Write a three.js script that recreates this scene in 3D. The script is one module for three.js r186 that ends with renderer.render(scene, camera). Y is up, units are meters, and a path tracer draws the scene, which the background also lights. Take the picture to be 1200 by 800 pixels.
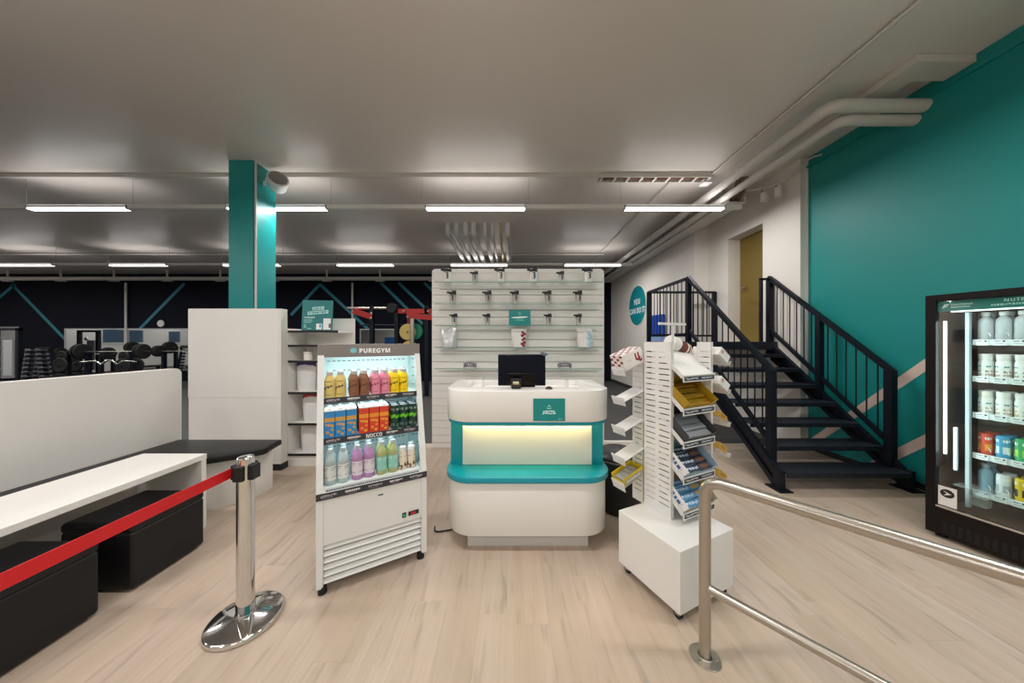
import * as THREE from 'three';
import { RoundedBoxGeometry } from 'three/addons/geometries/RoundedBoxGeometry.js';
import { mergeGeometries, mergeVertices, toCreasedNormals } from 'three/addons/utils/BufferGeometryUtils.js';
import { RectAreaLightUniformsLib } from 'three/addons/lights/RectAreaLightUniformsLib.js';
import { ImprovedNoise } from 'three/addons/math/ImprovedNoise.js';

// ------------------------------------------------------------------ camera, renderer, light level
const scene = new THREE.Scene();
const camera = new THREE.PerspectiveCamera(2 * Math.atan(400 / 350) * 180 / Math.PI, 1.5, 0.05, 80);
camera.position.set(0, 1.45, 0);
camera.lookAt(0, 1.45, -1);
const renderer = new THREE.WebGLRenderer({ antialias: true });
renderer.toneMapping = THREE.LinearToneMapping;
renderer.toneMappingExposure = 2.1;
renderer.shadowMap.enabled = true;
RectAreaLightUniformsLib.init();
scene.background = new THREE.Color(0x000000);
const TUBE_POWER = 46, TUBE_UP = 4.4, TUBE_COLOR = new THREE.Color(1.0, 0.972, 0.948);   // the ceiling tubes
const tubeRows = [   // depth, first tube's start, pitch, from, to
  [4.57, -1.31, 3.03, -6, 1], [7.95, -1.63, 3.02, -6, 1], [1.19, -1.31, 3.03, -2, 1], [-2.2, -1.31, 3.03, -3, 1], [-5.5, -1.31, 3.03, -3, 1]];  // last two rows stand unseen behind the camera, with fixtures added for fill

// ------------------------------------------------------------------ helpers
let seed = 12345;
const rnd = () => { seed = (seed * 1664525 + 1013904223) >>> 0; return seed / 4294967296; };
const rr = (a, b) => a + (b - a) * rnd();
const V = (x, y, z) => new THREE.Vector3(x, y, z);
const noise = new ImprovedNoise();
const taken = new Map();
function numbered(name) {
  const n = taken.get(name) || 0; taken.set(name, n + 1);
  return n ? name + '_' + String(n).padStart(3, '0') : name;
}
function M(color, roughness = 0.6, o = {}) {
  const P = ('transmission' in o || 'clearcoat' in o || 'sheen' in o || 'specularIntensity' in o) ? THREE.MeshPhysicalMaterial : THREE.MeshStandardMaterial;
  return new P({ color, roughness, ...o });
}
function shade(o) { o.traverse(c => { if (c.isMesh) { c.castShadow = true; c.receiveShadow = true; } }); return o; }
function mesh(name, geo, mat, parent, pos, rot) {
  const m = new THREE.Mesh(Array.isArray(geo) ? merge(geo) : geo, mat);
  m.name = name; m.castShadow = m.receiveShadow = true;
  if (pos) m.position.set(...pos);
  if (rot) m.rotation.set(...rot);
  if (parent) parent.add(m);
  return m;
}
function merge(list) {
  return mergeGeometries(list.map(g => { const h = g.index ? g.toNonIndexed() : g.clone(); for (const k of Object.keys(h.attributes)) if (!['position', 'normal', 'uv'].includes(k)) h.deleteAttribute(k); return h; }));
}
function tag(o, label, category, group) { o.userData.label = label; o.userData.category = category; if (group) o.userData.group = group; return o; }
function thing(name, label, category, pos = [0, 0, 0], turn = 0, group) {
  const g = new THREE.Group(); g.name = numbered(name); g.position.set(...pos); g.rotation.y = turn;
  scene.add(g); return tag(g, label, category, group);
}
function one(name, geo, mat, label, category, pos, rot, group) {
  const m = mesh(numbered(name), geo, mat, scene, pos, rot); return tag(m, label, category, group);
}
function struct(name, geo, mat, pos) { const m = mesh(numbered(name), geo, mat, scene, pos); m.userData.kind = 'structure'; return m; }
function copyOf(o, label, group) {
  const c = o.clone(); c.name = numbered(o.name.replace(/_\d{3}$/, '')); scene.add(c);
  c.userData = { ...o.userData }; if (label) c.userData.label = label; if (group) c.userData.group = group; return c;
}
function seat(o, frame, x, y, z, rx = 0, ry = 0, rz = 0) {   // put a top-level thing at a place given in another thing's frame
  frame.updateMatrixWorld(true);
  const l = new THREE.Matrix4().compose(V(x, y, z), new THREE.Quaternion().setFromEuler(new THREE.Euler(rx, ry, rz)), V(1, 1, 1));
  l.premultiply(frame.matrixWorld).decompose(o.position, o.quaternion, o.scale); return o;
}
// box between two corners
function bx(x0, x1, y0, y1, z0, z1) { return new THREE.BoxGeometry(Math.abs(x1 - x0), Math.abs(y1 - y0), Math.abs(z1 - z0)).translate((x0 + x1) / 2, (y0 + y1) / 2, (z0 + z1) / 2); }
function rbx(x0, x1, y0, y1, z0, z1, r = 0.005, s = 2) { return new RoundedBoxGeometry(Math.abs(x1 - x0), Math.abs(y1 - y0), Math.abs(z1 - z0), s, r).translate((x0 + x1) / 2, (y0 + y1) / 2, (z0 + z1) / 2); }
const D = (x0, x1, y0, y1, d0, d1) => bx(x0, x1, y0, y1, -d1, -d0);                    // the same with depth away from the entrance
const RD = (x0, x1, y0, y1, d0, d1, r, s) => rbx(x0, x1, y0, y1, -d1, -d0, r, s);
function rod(a, b, r, seg = 10, r2 = r) {
  const d = b.clone().sub(a), g = new THREE.CylinderGeometry(r2, r, d.length(), seg);
  g.applyQuaternion(new THREE.Quaternion().setFromUnitVectors(V(0, 1, 0), d.clone().normalize()));
  return g.translate((a.x + b.x) / 2, (a.y + b.y) / 2, (a.z + b.z) / 2);
}
function bar(a, b, w, h) {   // square bar from a to b, w across and h high, kept upright
  const d = b.clone().sub(a), L = d.length(), g = new THREE.BoxGeometry(w, h, L);
  const m = new THREE.Matrix4().lookAt(b, a, V(0, 1, 0)); g.applyMatrix4(m);
  return g.translate((a.x + b.x) / 2, (a.y + b.y) / 2, (a.z + b.z) / 2);
}
function tube(pts, r, seg = 24, rad = 8, tension = 0.5) { return new THREE.TubeGeometry(new THREE.CatmullRomCurve3(pts, false, 'catmullrom', tension), seg, r, rad); }
function bend(pts, r, fillet, rad = 12) {   // polyline with rounded corners
  const path = new THREE.CurvePath();
  let a = pts[0];
  for (let i = 1; i < pts.length; i++) {
    if (i === pts.length - 1) { path.add(new THREE.LineCurve3(a, pts[i])); break; }
    const p = pts[i], din = p.clone().sub(pts[i - 1]).normalize(), dout = pts[i + 1].clone().sub(p).normalize();
    const s = p.clone().addScaledVector(din, -fillet), e = p.clone().addScaledVector(dout, fillet);
    path.add(new THREE.LineCurve3(a, s)); path.add(new THREE.QuadraticBezierCurve3(s, p, e)); a = e;
  }
  const all = [];
  for (const c of path.curves) { const n = c.isLineCurve3 ? 1 : 10; for (let k = 0; k < n; k++) all.push(c.getPoint(k / n)); }
  all.push(pts[pts.length - 1]);
  const g = [];
  const poly = new THREE.CurvePath();
  for (let i = 1; i < all.length; i++) poly.add(new THREE.LineCurve3(all[i - 1], all[i]));
  const fine = []; for (let i = 1; i < all.length; i++) { const n = all[i].distanceTo(all[i - 1]) > 0.2 ? 3 : 1; for (let k = 0; k < n; k++) fine.push(all[i - 1].clone().lerp(all[i], n === 1 ? 0 : [0, 0.02, 0.98][k])); }
  fine.push(all[all.length - 1]);
  class P extends THREE.Curve { getPoint(t) { const f = t * (fine.length - 1), i = Math.min(Math.floor(f), fine.length - 2); return fine[i].clone().lerp(fine[i + 1], f - i); } getPointAt(t) { return this.getPoint(t); } getTangentAt(t) { return this.getTangent(t); } }
  return new THREE.TubeGeometry(new P(), fine.length - 1, r, rad);
}
function lathe(pts, seg = 20) {   // v runs with the height, so that prints keep their proportions
  const g = new THREE.LatheGeometry(pts.map(([x, y]) => new THREE.Vector2(x, y)), seg), p = g.attributes.position, uv = g.attributes.uv;
  const ys = pts.map(a => a[1]), lo = Math.min(...ys), h = Math.max(...ys) - lo || 1;
  for (let i = 0; i < p.count; i++) uv.setY(i, (p.getY(i) - lo) / h);
  return g;
}
function plan(shape, y0, h, bevel = 0.003) {   // shape in (x, depth), raised from y0 by h
  const g = new THREE.ExtrudeGeometry(shape, { depth: h - 2 * bevel, bevelEnabled: bevel > 0, bevelSize: bevel, bevelThickness: bevel, bevelOffset: -bevel, bevelSegments: 2, curveSegments: 16 });
  return toCreasedNormals(g, 0.5).rotateX(-Math.PI / 2).translate(0, y0 + bevel, 0);
}
function roundRect(x0, x1, y0, y1, r) {   // r: [lower left, lower right, upper right, upper left]
  const [a, b, c, d] = Array.isArray(r) ? r : [r, r, r, r], s = new THREE.Shape();
  s.moveTo(x0 + a, y0); s.lineTo(x1 - b, y0); if (b) s.absarc(x1 - b, y0 + b, b, -Math.PI / 2, 0);
  s.lineTo(x1, y1 - c); if (c) s.absarc(x1 - c, y1 - c, c, 0, Math.PI / 2);
  s.lineTo(x0 + d, y1); if (d) s.absarc(x0 + d, y1 - d, d, Math.PI / 2, Math.PI);
  s.lineTo(x0, y0 + a); if (a) s.absarc(x0 + a, y0 + a, a, Math.PI, Math.PI * 1.5);
  return s;
}
function sheet(shape, depth, bevel = 0.002) {
  const g = new THREE.ExtrudeGeometry(shape, { depth: depth - 2 * bevel, bevelEnabled: bevel > 0, bevelSize: bevel, bevelThickness: bevel, bevelOffset: -bevel, bevelSegments: 1, curveSegments: 14 });
  return toCreasedNormals(g, 0.5).translate(0, 0, bevel);
}
function canvas(w, h, draw) {
  const c = document.createElement('canvas'); c.width = w; c.height = h; draw(c.getContext('2d'), w, h);
  const t = new THREE.CanvasTexture(c); t.colorSpace = THREE.SRGBColorSpace; t.magFilter = THREE.LinearFilter; return t;
}
function print(w, h, bg, draw, rough = 0.5) { return M(0xffffff, rough, { map: canvas(w, h, (x) => { x.fillStyle = bg; x.fillRect(0, 0, w, h); draw(x, w, h); }) }); }
function smudge(x, px, py, w, h, color) {   // a line of print too small to read
  x.fillStyle = color; let p = px; let s = Math.floor(px * 7 + py * 13 + w);
  while (p < px + w) { s = (s * 1103515245 + 12345) & 0x7fffffff; const q = h * (0.35 + (s % 100) / 130); x.fillRect(p, py + (s % 7 === 0 ? h * 0.25 : 0), Math.min(q, px + w - p), h * (s % 5 ? 1 : 0.7)); p += q + h * 0.25; }
}
function speck(w, h, f) {
  const d = new Uint8Array(w * h * 4);
  for (let j = 0; j < h; j++) for (let i = 0; i < w; i++) { const c = f(i / w, j / h), k = (j * w + i) * 4; d[k] = c[0]; d[k + 1] = c[1]; d[k + 2] = c[2]; d[k + 3] = 255; }
  const t = new THREE.DataTexture(d, w, h); t.wrapS = t.wrapT = THREE.RepeatWrapping; t.magFilter = THREE.LinearFilter; t.minFilter = THREE.LinearMipmapLinearFilter; t.generateMipmaps = true; t.needsUpdate = true; return t;
}

// ------------------------------------------------------------------ materials
const teal = 0x088786;
const mat = {
  white: M(0xe9e6e1, 0.5), whiteGloss: M(0xe8e5e0, 0.22), whiteMetal: M(0xe4e3e1, 0.4), black: M(0x141416, 0.55), blackMetal: M(0x0b101c, 0.5, { specularIntensity: 0.6 }),
  blackGloss: M(0x050507, 0.2, { specularIntensity: 0.5 }), leather: M(0x141417, 0.45, { specularIntensity: 0.7 }), chrome: M(0xd8d8d8, 0.06, { metalness: 1 }), steel: M(0xb9b2a8, 0.32, { metalness: 1 }), grey: M(0x8a8783, 0.5),
  darkGrey: M(0x3a393b, 0.6), teal: M(teal, 0.45), tealGloss: M(0x0596a8, 0.3), red: M(0xc4161c, 0.6), rubber: M(0x1b1b1c, 0.8), pipe: M(0xcfcac4, 0.45), glass: M(0xf2fbf8, 0.02, { transmission: 1, thickness: 0 }),
  shelfGlass: M(0xfafcfb, 0.03, { transmission: 1, thickness: 0 }), glassEdge: M(0x4d8a7c, 0.25), mirror: M(0xc9cdd0, 0.03, { metalness: 1 }), clear: M(0xf4f6f6, 0.08, { transmission: 0.9, thickness: 0 }),
  gold: M(0xb8962c, 0.35, { metalness: 0.3 }), cream: M(0xd9bf73, 0.6), blue: M(0x2f74c0, 0.5), silver: M(0xb8bcc0, 0.3, { metalness: 0.8 })
};
// oak boards: pale ground, long streaks
const woodMap = speck(512, 1024, (u, v) => {
  const w = noise.noise(u * 3, v * 1.3, 4.1) * 0.35;
  const a = noise.noise(u * 42 + w * 6, v * 3, 1.7), b = noise.noise(u * 120, v * 5, 9.2), c = noise.noise(u * 7 + w * 2, v * 1.6, 5.5), e = noise.noise(u * 20, v * 11, 12.5);
  const k = 1 + 0.025 * a + 0.015 * b + 0.05 * c - Math.max(0, e - 0.26) * 0.2;
  return [193 * k, 175 * k, (158 + 4 * c) * k].map(x => Math.max(0, Math.min(255, x)));
});
woodMap.colorSpace = THREE.SRGBColorSpace;
const wood = [0xffffff, 0xfcfaf8, 0xfffcf9, 0xf9f7f5].map(c => M(c, 0.42, { map: woodMap }));
const gymMap = speck(256, 256, (u, v) => { const n = 66 + 10 * noise.noise(u * 60, v * 60, 2) + 22 * (Math.abs(Math.sin(u * 9173.1 + v * 7331.7) * 43758.5) % 1 > 0.93 ? 1 : 0); return [n, n * 0.98, n * 0.97]; });
gymMap.colorSpace = THREE.SRGBColorSpace; gymMap.repeat.set(20, 14);
const plaster = speck(512, 512, (u, v) => { const n = 128 + 40 * noise.noise(u * 20, v * 20, 3) + 40 * noise.noise(u * 90, v * 90, 8); return [n, n, n]; });
plaster.repeat.set(8, 8);

// ------------------------------------------------------------------ the room
const CEIL = 3.94;
{
  struct('floor_gym', D(-20, 4.3, -0.2, -0.006, -7.2, 11.2), M(0xffffff, 0.75, { map: gymMap }));
  const floor = struct('floor', D(-3.45, 4.2, -0.006, -0.0035, -7, 4.25), M(0xb9a48c, 0.6));
  const W = 0.182, L = 1.22, variants = [];
  for (let k = 0; k < 12; k++) {
    const g = new THREE.BoxGeometry(W - 0.0005, 0.0035, L - 0.0005), uv = g.attributes.uv, p = g.attributes.position, ou = rnd(), ov = rnd();
    for (let i = 0; i < uv.count; i++) uv.setXY(i, p.getX(i) / 0.62 + ou, p.getZ(i) / 1.9 + ov);
    variants.push(g);
  }
  let i = 0;
  for (let x = -3.45 + W / 2; x < 4.2; x += W, i++) {
    const off = (i * 0.37 % 1) * L;
    for (let d = 0.35 - off; d < 4.25; d += L) {
      const d0 = Math.max(d, -0.2), d1 = Math.min(d + L, 4.249); if (d1 - d0 < 0.05 || d1 < 0.5) continue;
      const m = mesh('plank', variants[Math.floor(rnd() * 12)], wood[Math.floor(rnd() * 4)], floor, [x, -0.00175, -(d0 + d1) / 2]);
      m.scale.z = (d1 - d0) / L;
    }
  }
  struct('trim_1', D(1.22, 1.74, -0.006, 0.03, 4.25, 4.29), mat.white);
  const ceilM = M(0xd9d1ca, 0.36, { bumpMap: plaster, bumpScale: 0.002 });
  struct('ceiling', D(-20.2, 4.5, CEIL, CEIL + 0.2, -7.2, 11.2), ceilM);
  const dark = M(0x070b1a, 0.8, { specularIntensity: 0.4 }), wallWhite = M(0xe2ddd6, 0.62, { bumpMap: plaster, bumpScale: 0.0006 }), wallTeal = M(0x098b88, 0.5, { bumpMap: plaster, bumpScale: 0.0006 });
  const back = struct('wall_back', D(-20.2, 4.5, 0, CEIL, 11, 11.2), dark);
  // painted diagonal lines on the dark wall
  const line = M(0x13788a, 0.5);
  const stripe = (x0, y0, x1, y1) => mesh('painted_stripe', bar(V(x0, y0, -10.998), V(x1, y1, -10.998), 0.004, 0.1), line, back);
  const fx = px => (px - 600) / 350 * 11, fy = py => 1.45 - (py - 400) / 350 * 11;
  for (const [a, b, c, d] of [[-30, 372, 18, 333], [14, 333, 77, 398], [162, 387, 216, 332], [341, 369, 375, 333], [375, 333, 432, 386], [446, 331, 495, 379], [467, 331, 515, 377], [497, 331, 540, 372]]) stripe(fx(a), fy(b), fx(c), fy(d));
  for (const px of [150, 414]) mesh('wall_pipe', rod(V(fx(px), 0.9, -10.94), V(fx(px), 3.6, -10.94), 0.035), mat.pipe, back);
  struct('wall_left', D(-20.2, -20, 0, CEIL, -7.2, 11.2), wallWhite);
  const front = struct('wall_front', D(-20.2, 4.5, 0, CEIL, -7.2, -7), M(0xc0bab3, 0.6));
  const pane = M(0x3b566e, 0.12);
  for (const [d0, d1] of [[6.5, 7.4], [5.7, 6.4], [3.9, 4.6]]) { const w = struct('window_' + (taken.get('w') || 1), D(-20, -19.97, 1.35, 2.1, d0, d1), mat.white); taken.set('w', (taken.get('w') || 1) + 1); mesh('pane', D(-19.97, -19.965, 1.4, 2.05, d0 + 0.05, d1 - 0.05), pane, w); }
  { const w = struct('window_4', D(-12.4, -11.2, 0.9, 1.95, -7, -6.97), mat.white); mesh('pane', D(-12.35, -11.25, 0.95, 1.9, -6.97, -6.965), M(0x2468b0, 0.2), w); }
  // the teal side wall
  const rt = struct('wall_right', D(4.02, 4.3, 0, CEIL, -7.2, 4.06), wallTeal);
  mesh('ledge', D(4.0, 4.02, 3.8, 3.83, -7, 4.06), wallTeal, rt);
  const pink = M(0xd9c3b8, 0.6);
  mesh('painted_stripe', bar(V(4.019, 0.05, -4.05), V(4.019, 2.9, -1.26), 0.004, 0.088), pink, rt);
  mesh('painted_stripe', bar(V(4.019, 0.06, -3.33), V(4.019, 2.9, -0.5), 0.004, 0.088), pink, rt);
  struct('baseboard_right', D(4.0, 4.02, 0, 0.06, -7, 4.04), mat.black);
  // the white stair wall, stepped in, with the doorway
  const sw = struct('wall_stair', D(3.92, 4.5, 0, CEIL, 4.06, 4.67), wallWhite);
  mesh('lintel', D(3.92, 4.5, 3.3, CEIL, 4.67, 5.42), wallWhite, sw);
  mesh('sill', D(3.92, 4.5, 0, 1.44, 4.67, 5.42), wallWhite, sw);
  mesh('pier', D(3.92, 4.5, 0, CEIL, 5.42, 5.97), wallWhite, sw);
  mesh('far_run', D(3.65, 4.5, 0, CEIL, 5.97, 11), wallWhite, sw);
  mesh('corner_bead', D(4.0, 4.03, 0, CEIL, 4.05, 4.062), mat.whiteMetal, sw);
  const door = struct('door_1', D(4.14, 4.2, 1.44, 3.3, 4.67, 5.42), M(0x7d682a, 0.55));
  mesh('door_handle', [rod(V(4.14, 2.4, -5.32), V(4.08, 2.4, -5.32), 0.01), rod(V(4.08, 2.4, -5.32), V(4.08, 2.4, -5.2), 0.01)], mat.steel, door);
  struct('baseboard_stair', D(3.63, 3.65, 0, 0.09, 5.97, 11), mat.darkGrey);
  // teal pillar
  const col = struct('pillar', D(-3.89, -3.56, 0, CEIL, 4.1, 4.5), M(0x0a9393, 0.38));
  mesh('conduit', rod(V(-3.545, 0, -4.13), V(-3.545, CEIL, -4.13), 0.014), mat.pipe, col);
}

// ------------------------------------------------------------------ ceiling services
{
  // linear lights on suspended rails
  const diff = M(0xffffff, 0.5, { emissive: TUBE_COLOR, emissiveIntensity: 3 });
  const diffUp = M(0xffffff, 0.5, { emissive: TUBE_COLOR, emissiveIntensity: 0.6 }), gUp = bx(-0.74, 0.74, 0.06, 0.064, -0.04, 0.04);
  const body = mat.whiteMetal, gBody = rbx(-0.755, 0.755, 0.022, 0.06, -0.045, 0.045, 0.006), gDiff = rbx(-0.75, 0.75, 0, 0.022, -0.042, 0.042, 0.01), gCap = bx(-0.006, 0.006, 0, 0.06, -0.044, 0.044);
  const text = ['slim glowing linear light on the suspended rail over reception', 'slim glowing linear light on the suspended rail near the dark gym wall', 'slim glowing linear light over the entrance floor', 'slim glowing linear light behind the entrance in an unseen row widened for fill', 'slim glowing linear light by the entrance wall in an unseen row widened for fill'];
  tubeRows.forEach(([d, x0, pitch, a, b], row) => {
    const r = thing('light_rail', ['thin white rail spanning the reception with lights hung below', 'thin white rail spanning the gym near the dark wall', 'thin white rail over the entrance floor', 'thin white rail behind the entrance floor', 'thin white rail by the entrance wall'][row], 'light rail', [0, 3.545, -d]);
    const end = row === 1 ? 3.2 : 3.5;
    for (let k = a; k <= b + 1; k++) { const p = k === a ? Math.max(-19.5, x0 + (k - 1) * pitch + 1.52) : x0 + (k - 1) * pitch + 1.52, q = k === b + 1 ? end : x0 + k * pitch - 0.01; if (q > p) mesh('channel', bx(p, q, -0.072, -0.012, -0.03, 0.03), mat.white, r); }
    for (let k = a - 1; k <= b; k++) for (const s of [-0.06, 1.57]) { const x = x0 + k * pitch + s; mesh('suspension_wire', rod(V(x, -0.02, 0), V(x, CEIL - 3.545, 0), 0.0022, 5), mat.grey, r); }
    for (let k = a; k <= b; k++) {
      const x = x0 + k * pitch + 0.755;
      const own = row === 0 ? { '-2': 'glowing linear light on the reception rail above the banquette', '-1': 'glowing linear light on the reception rail, partly behind the teal pillar', 0: 'glowing linear light on the reception rail above the reception desk', 1: 'glowing linear light on the reception rail beside the lagged pipes' }[k] : row === 1 ? { '-4': 'glowing linear light before the dark wall, above the dumbbell stand', '-3': 'glowing linear light before the dark wall, above the bench press stations', '-2': 'glowing linear light before the dark wall, hidden by the teal pillar', '-1': 'glowing linear light before the dark wall, above the red rig', 0: 'glowing linear light behind the slatwall top, below the rank of pipes', 1: 'glowing linear light behind the slatwall top, nearest the stair wall' }[k] : null;
      const f = thing('linear_light', own || text[row], 'light', [x, 3.46, -d], 0, 'linear lights of rail ' + ['over reception', 'by the dark wall', 'over the entrance', 'behind', 'at the entrance wall'][row]);
      mesh('housing', gBody, body, f); mesh('diffuser', gDiff, diff, f);
      for (const s of [-0.757, 0.757]) mesh('end_cap', gCap, mat.grey, f, [s, 0, 0]);
      const l = new THREE.RectAreaLight(TUBE_COLOR, TUBE_POWER, 1.48, 0.08); l.position.set(x, 3.455, -d); l.lookAt(x, 0, -d); scene.add(l);
      mesh('upper_diffuser', gUp, diffUp, f);
      const u = new THREE.RectAreaLight(TUBE_COLOR, TUBE_UP, 1.48, 0.08); u.position.set(x, 3.526, -d); u.lookAt(x, 9, -d); scene.add(u);
    }
  });
  // flat trunking right on the ceiling above each rail
  one('ceiling_trunking', [D(-19.9, 1.3, 3.885, 3.94, 4.42, 4.47)], mat.pipe, 'narrow pale trunking across the ceiling above the reception rail', 'trunking');
  one('ceiling_conduit', rod(V(-19.9, 3.9, -8.4), V(2.6, 3.9, -8.4), 0.02), mat.pipe, 'pale conduit across the ceiling between the light rails and the dark wall', 'conduit');
  const tray = thing('cable_tray', 'open slotted cable tray with brown cables above the reception rail', 'cable tray', [0, 3.87, -4.45]);
  mesh('side_rail', bx(1.3, 2.95, 0, 0.06, 0.04, 0.05), mat.pipe, tray); mesh('side_rail', bx(1.3, 2.95, 0, 0.06, -0.1, -0.09), mat.pipe, tray);
  for (let k = 0; k < 9; k++) mesh('rung', bx(1.32 + k * 0.2, 1.35 + k * 0.2, 0, 0.01, -0.09, 0.04), mat.pipe, tray);
  mesh('cables', [0, 1, 2].map(k => tube([0, 1, 2, 3, 4].map(i => V(1.32 + i * 0.4, 0.03 + 0.01 * ((i + k) % 2), -0.06 + k * 0.035)), 0.013, 20, 6)), M(0x6b4a38, 0.7), tray);
  // lagged pipes that turn into the teal wall
  const p = (name, x, y, d0, r, label) => one(name, bend([V(4.02, y, -d0), V(x, y, -d0), V(x, y, -10.9)], r, 0.11, 16), mat.pipe, label, 'pipe');
  p('lagged_pipe', 3.1, 3.745, 2.91, 0.058, 'thick pale lagged pipe under the ceiling, the higher of two turning into the teal wall');
  p('lagged_pipe', 3.27, 3.655, 2.98, 0.05, 'pale lagged pipe under the ceiling, the lower of two turning into the teal wall');
  one('ceiling_conduit', [rod(V(2.95, 3.915, 1), V(2.95, 3.915, -4.6), 0.014), ...[-0.6, -2.3, -3.6].map(z => rod(V(2.95, 3.915, z), V(2.95, 3.915, z - 0.06), 0.019))], mat.pipe, 'thin straight conduit on the ceiling beside the lagged pipes', 'conduit');
  one('ceiling_conduit', [rod(V(2.45, 3.915, -4.6), V(2.45, 3.915, -10.9), 0.014)], mat.pipe, 'thin straight conduit on the ceiling running towards the dark wall', 'conduit');
  one('junction_box', rbx(2.88, 3.02, 3.84, 3.94, -4.62, -4.48, 0.008), mat.whiteMetal, 'small white junction box where the thin conduit meets the cable tray', 'junction box');
  const duct = thing('cable_duct', 'boxed white duct turning from the ceiling into the teal wall', 'duct');
  mesh('duct_run', RD(3.5, 4.015, 3.87, 3.938, 2.58, 2.78, 0.004), mat.pipe, duct); mesh('duct_run', RD(3.5, 3.72, 3.87, 3.938, 2.78, 4.0, 0.004), mat.pipe, duct);
  // wide tray by the stair wall
  const wt = thing('cable_ladder', 'wide white cable ladder hung along the stair wall', 'cable tray', [0, 3.6, 0]);
  mesh('base', D(3.36, 3.6, 0, 0.015, 4.62, 10.9), mat.pipe, wt); mesh('side_rail', D(3.34, 3.36, 0, 0.09, 4.62, 10.9), mat.pipe, wt); mesh('side_rail', D(3.6, 3.62, 0, 0.09, 4.62, 10.9), mat.pipe, wt);
  for (let k = 0; k < 6; k++) mesh('hanger', rod(V(3.48, 0.015, -(4.9 + k)), V(3.48, 0.34, -(4.9 + k)), 0.008, 6), mat.grey, wt);
  mesh('cables', [0, 1, 2, 3].map(k => tube([V(3.4 + k * 0.05, 0.03, -6), V(3.4 + k * 0.05, 0.04, -4.9), V(3.4 + k * 0.05, 0.12, -4.6), V(3.4 + k * 0.05, 0.33, -4.5)], 0.02, 16, 6)), M(0x6d5145, 0.7), wt);
  for (const [x, y, d, lab] of [[3.8, 3.62, 4.5, 'small white box speaker fixed by the stair wall corner'], [3.84, 3.6, 4.3, 'small white sensor box beside the end of the teal wall']]) {
    const b = thing('sensor_box', lab, 'sensor', [x, y, -d], 0.5);
    mesh('body', rbx(-0.05, 0.05, -0.07, 0.07, -0.035, 0.035, 0.012), mat.whiteMetal, b); mesh('bracket', rod(V(0, 0.05, -0.03), V(0, 0.14, -0.03), 0.012, 8), mat.grey, b);
  }
  one('loose_cable', tube([V(3.5, 3.85, -4.7), V(3.7, 3.78, -4.6), V(3.82, 3.72, -4.3), V(3.88, 3.78, -4.1), V(3.96, 3.88, -3.98), V(3.99, 3.86, -3.85)], 0.011, 40, 6), mat.pipe, 'loose pale cable looping from the stair wall to the teal wall', 'cable');
  // big pipe before the dark wall
  const bp = thing('wall_pipe_run', 'long pale pipe on hangers under the ceiling by the dark wall', 'pipe', [0, 3.66, -10.5]);
  mesh('pipe', rod(V(-19.9, 0, 0), V(3.0, 0, 0), 0.07, 12), mat.pipe, bp);
  for (let k = 0; k < 13; k++) { const x = -19.6 + k * 1.87; mesh('hanger', [rod(V(x, -0.1, 0), V(x, 0.28, 0), 0.03, 6), bx(x - 0.15, x + 0.15, -0.1, -0.07, -0.05, 0.05)], mat.pipe, bp); }
  // a rank of pipes dropping from the slab
  const xs = [-1.355, -1.17, -0.98, -0.806, -0.567, -0.415, -0.244, -0.09], rs = [0.05, 0.05, 0.06, 0.06, 0.05, 0.028, 0.03, 0.06];
  xs.forEach((x, i) => one('ceiling_pipe', bend([V(x, 3.94, -6.3), V(x, 3.72, -6.3), V(x, 3.72, -9.5)], rs[i], 0.09, 10), i === 6 ? M(0xb9a878, 0.5) : mat.pipe,
    i === 6 ? 'thin yellowish pipe in the rank under the ceiling above the slatwall' : i === 5 ? 'thinnest white pipe in the rank under the ceiling above the slatwall' : 'white pipe in the rank under the ceiling above the slatwall', 'pipe', null, null, i === 5 || i === 6 ? undefined : 'rank of ceiling pipes'));
  // loudspeaker on the pillar
  const s = thing('loudspeaker', 'white bullet loudspeaker at the top of the teal pillar', 'loudspeaker', [-3.37, 3.72, -4.3], 0.7);
  mesh('cabinet', lathe([[0, -0.12], [0.07, -0.12], [0.1, -0.08], [0.125, 0.06], [0.13, 0.1], [0.12, 0.11], [0, 0.1]], 24), mat.whiteMetal, s, null, [1.2, 0, 0]);
  mesh('grille', new THREE.CylinderGeometry(0.112, 0.112, 0.012, 24), mat.grey, s, [0, 0.038, 0.1], [1.2, 0, 0]);
  mesh('bracket', [bx(-0.14, -0.125, -0.02, 0.02, -0.1, 0.05), bx(-0.19, -0.125, -0.03, 0.03, -0.12, -0.1)], mat.whiteMetal, s);
}

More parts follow.
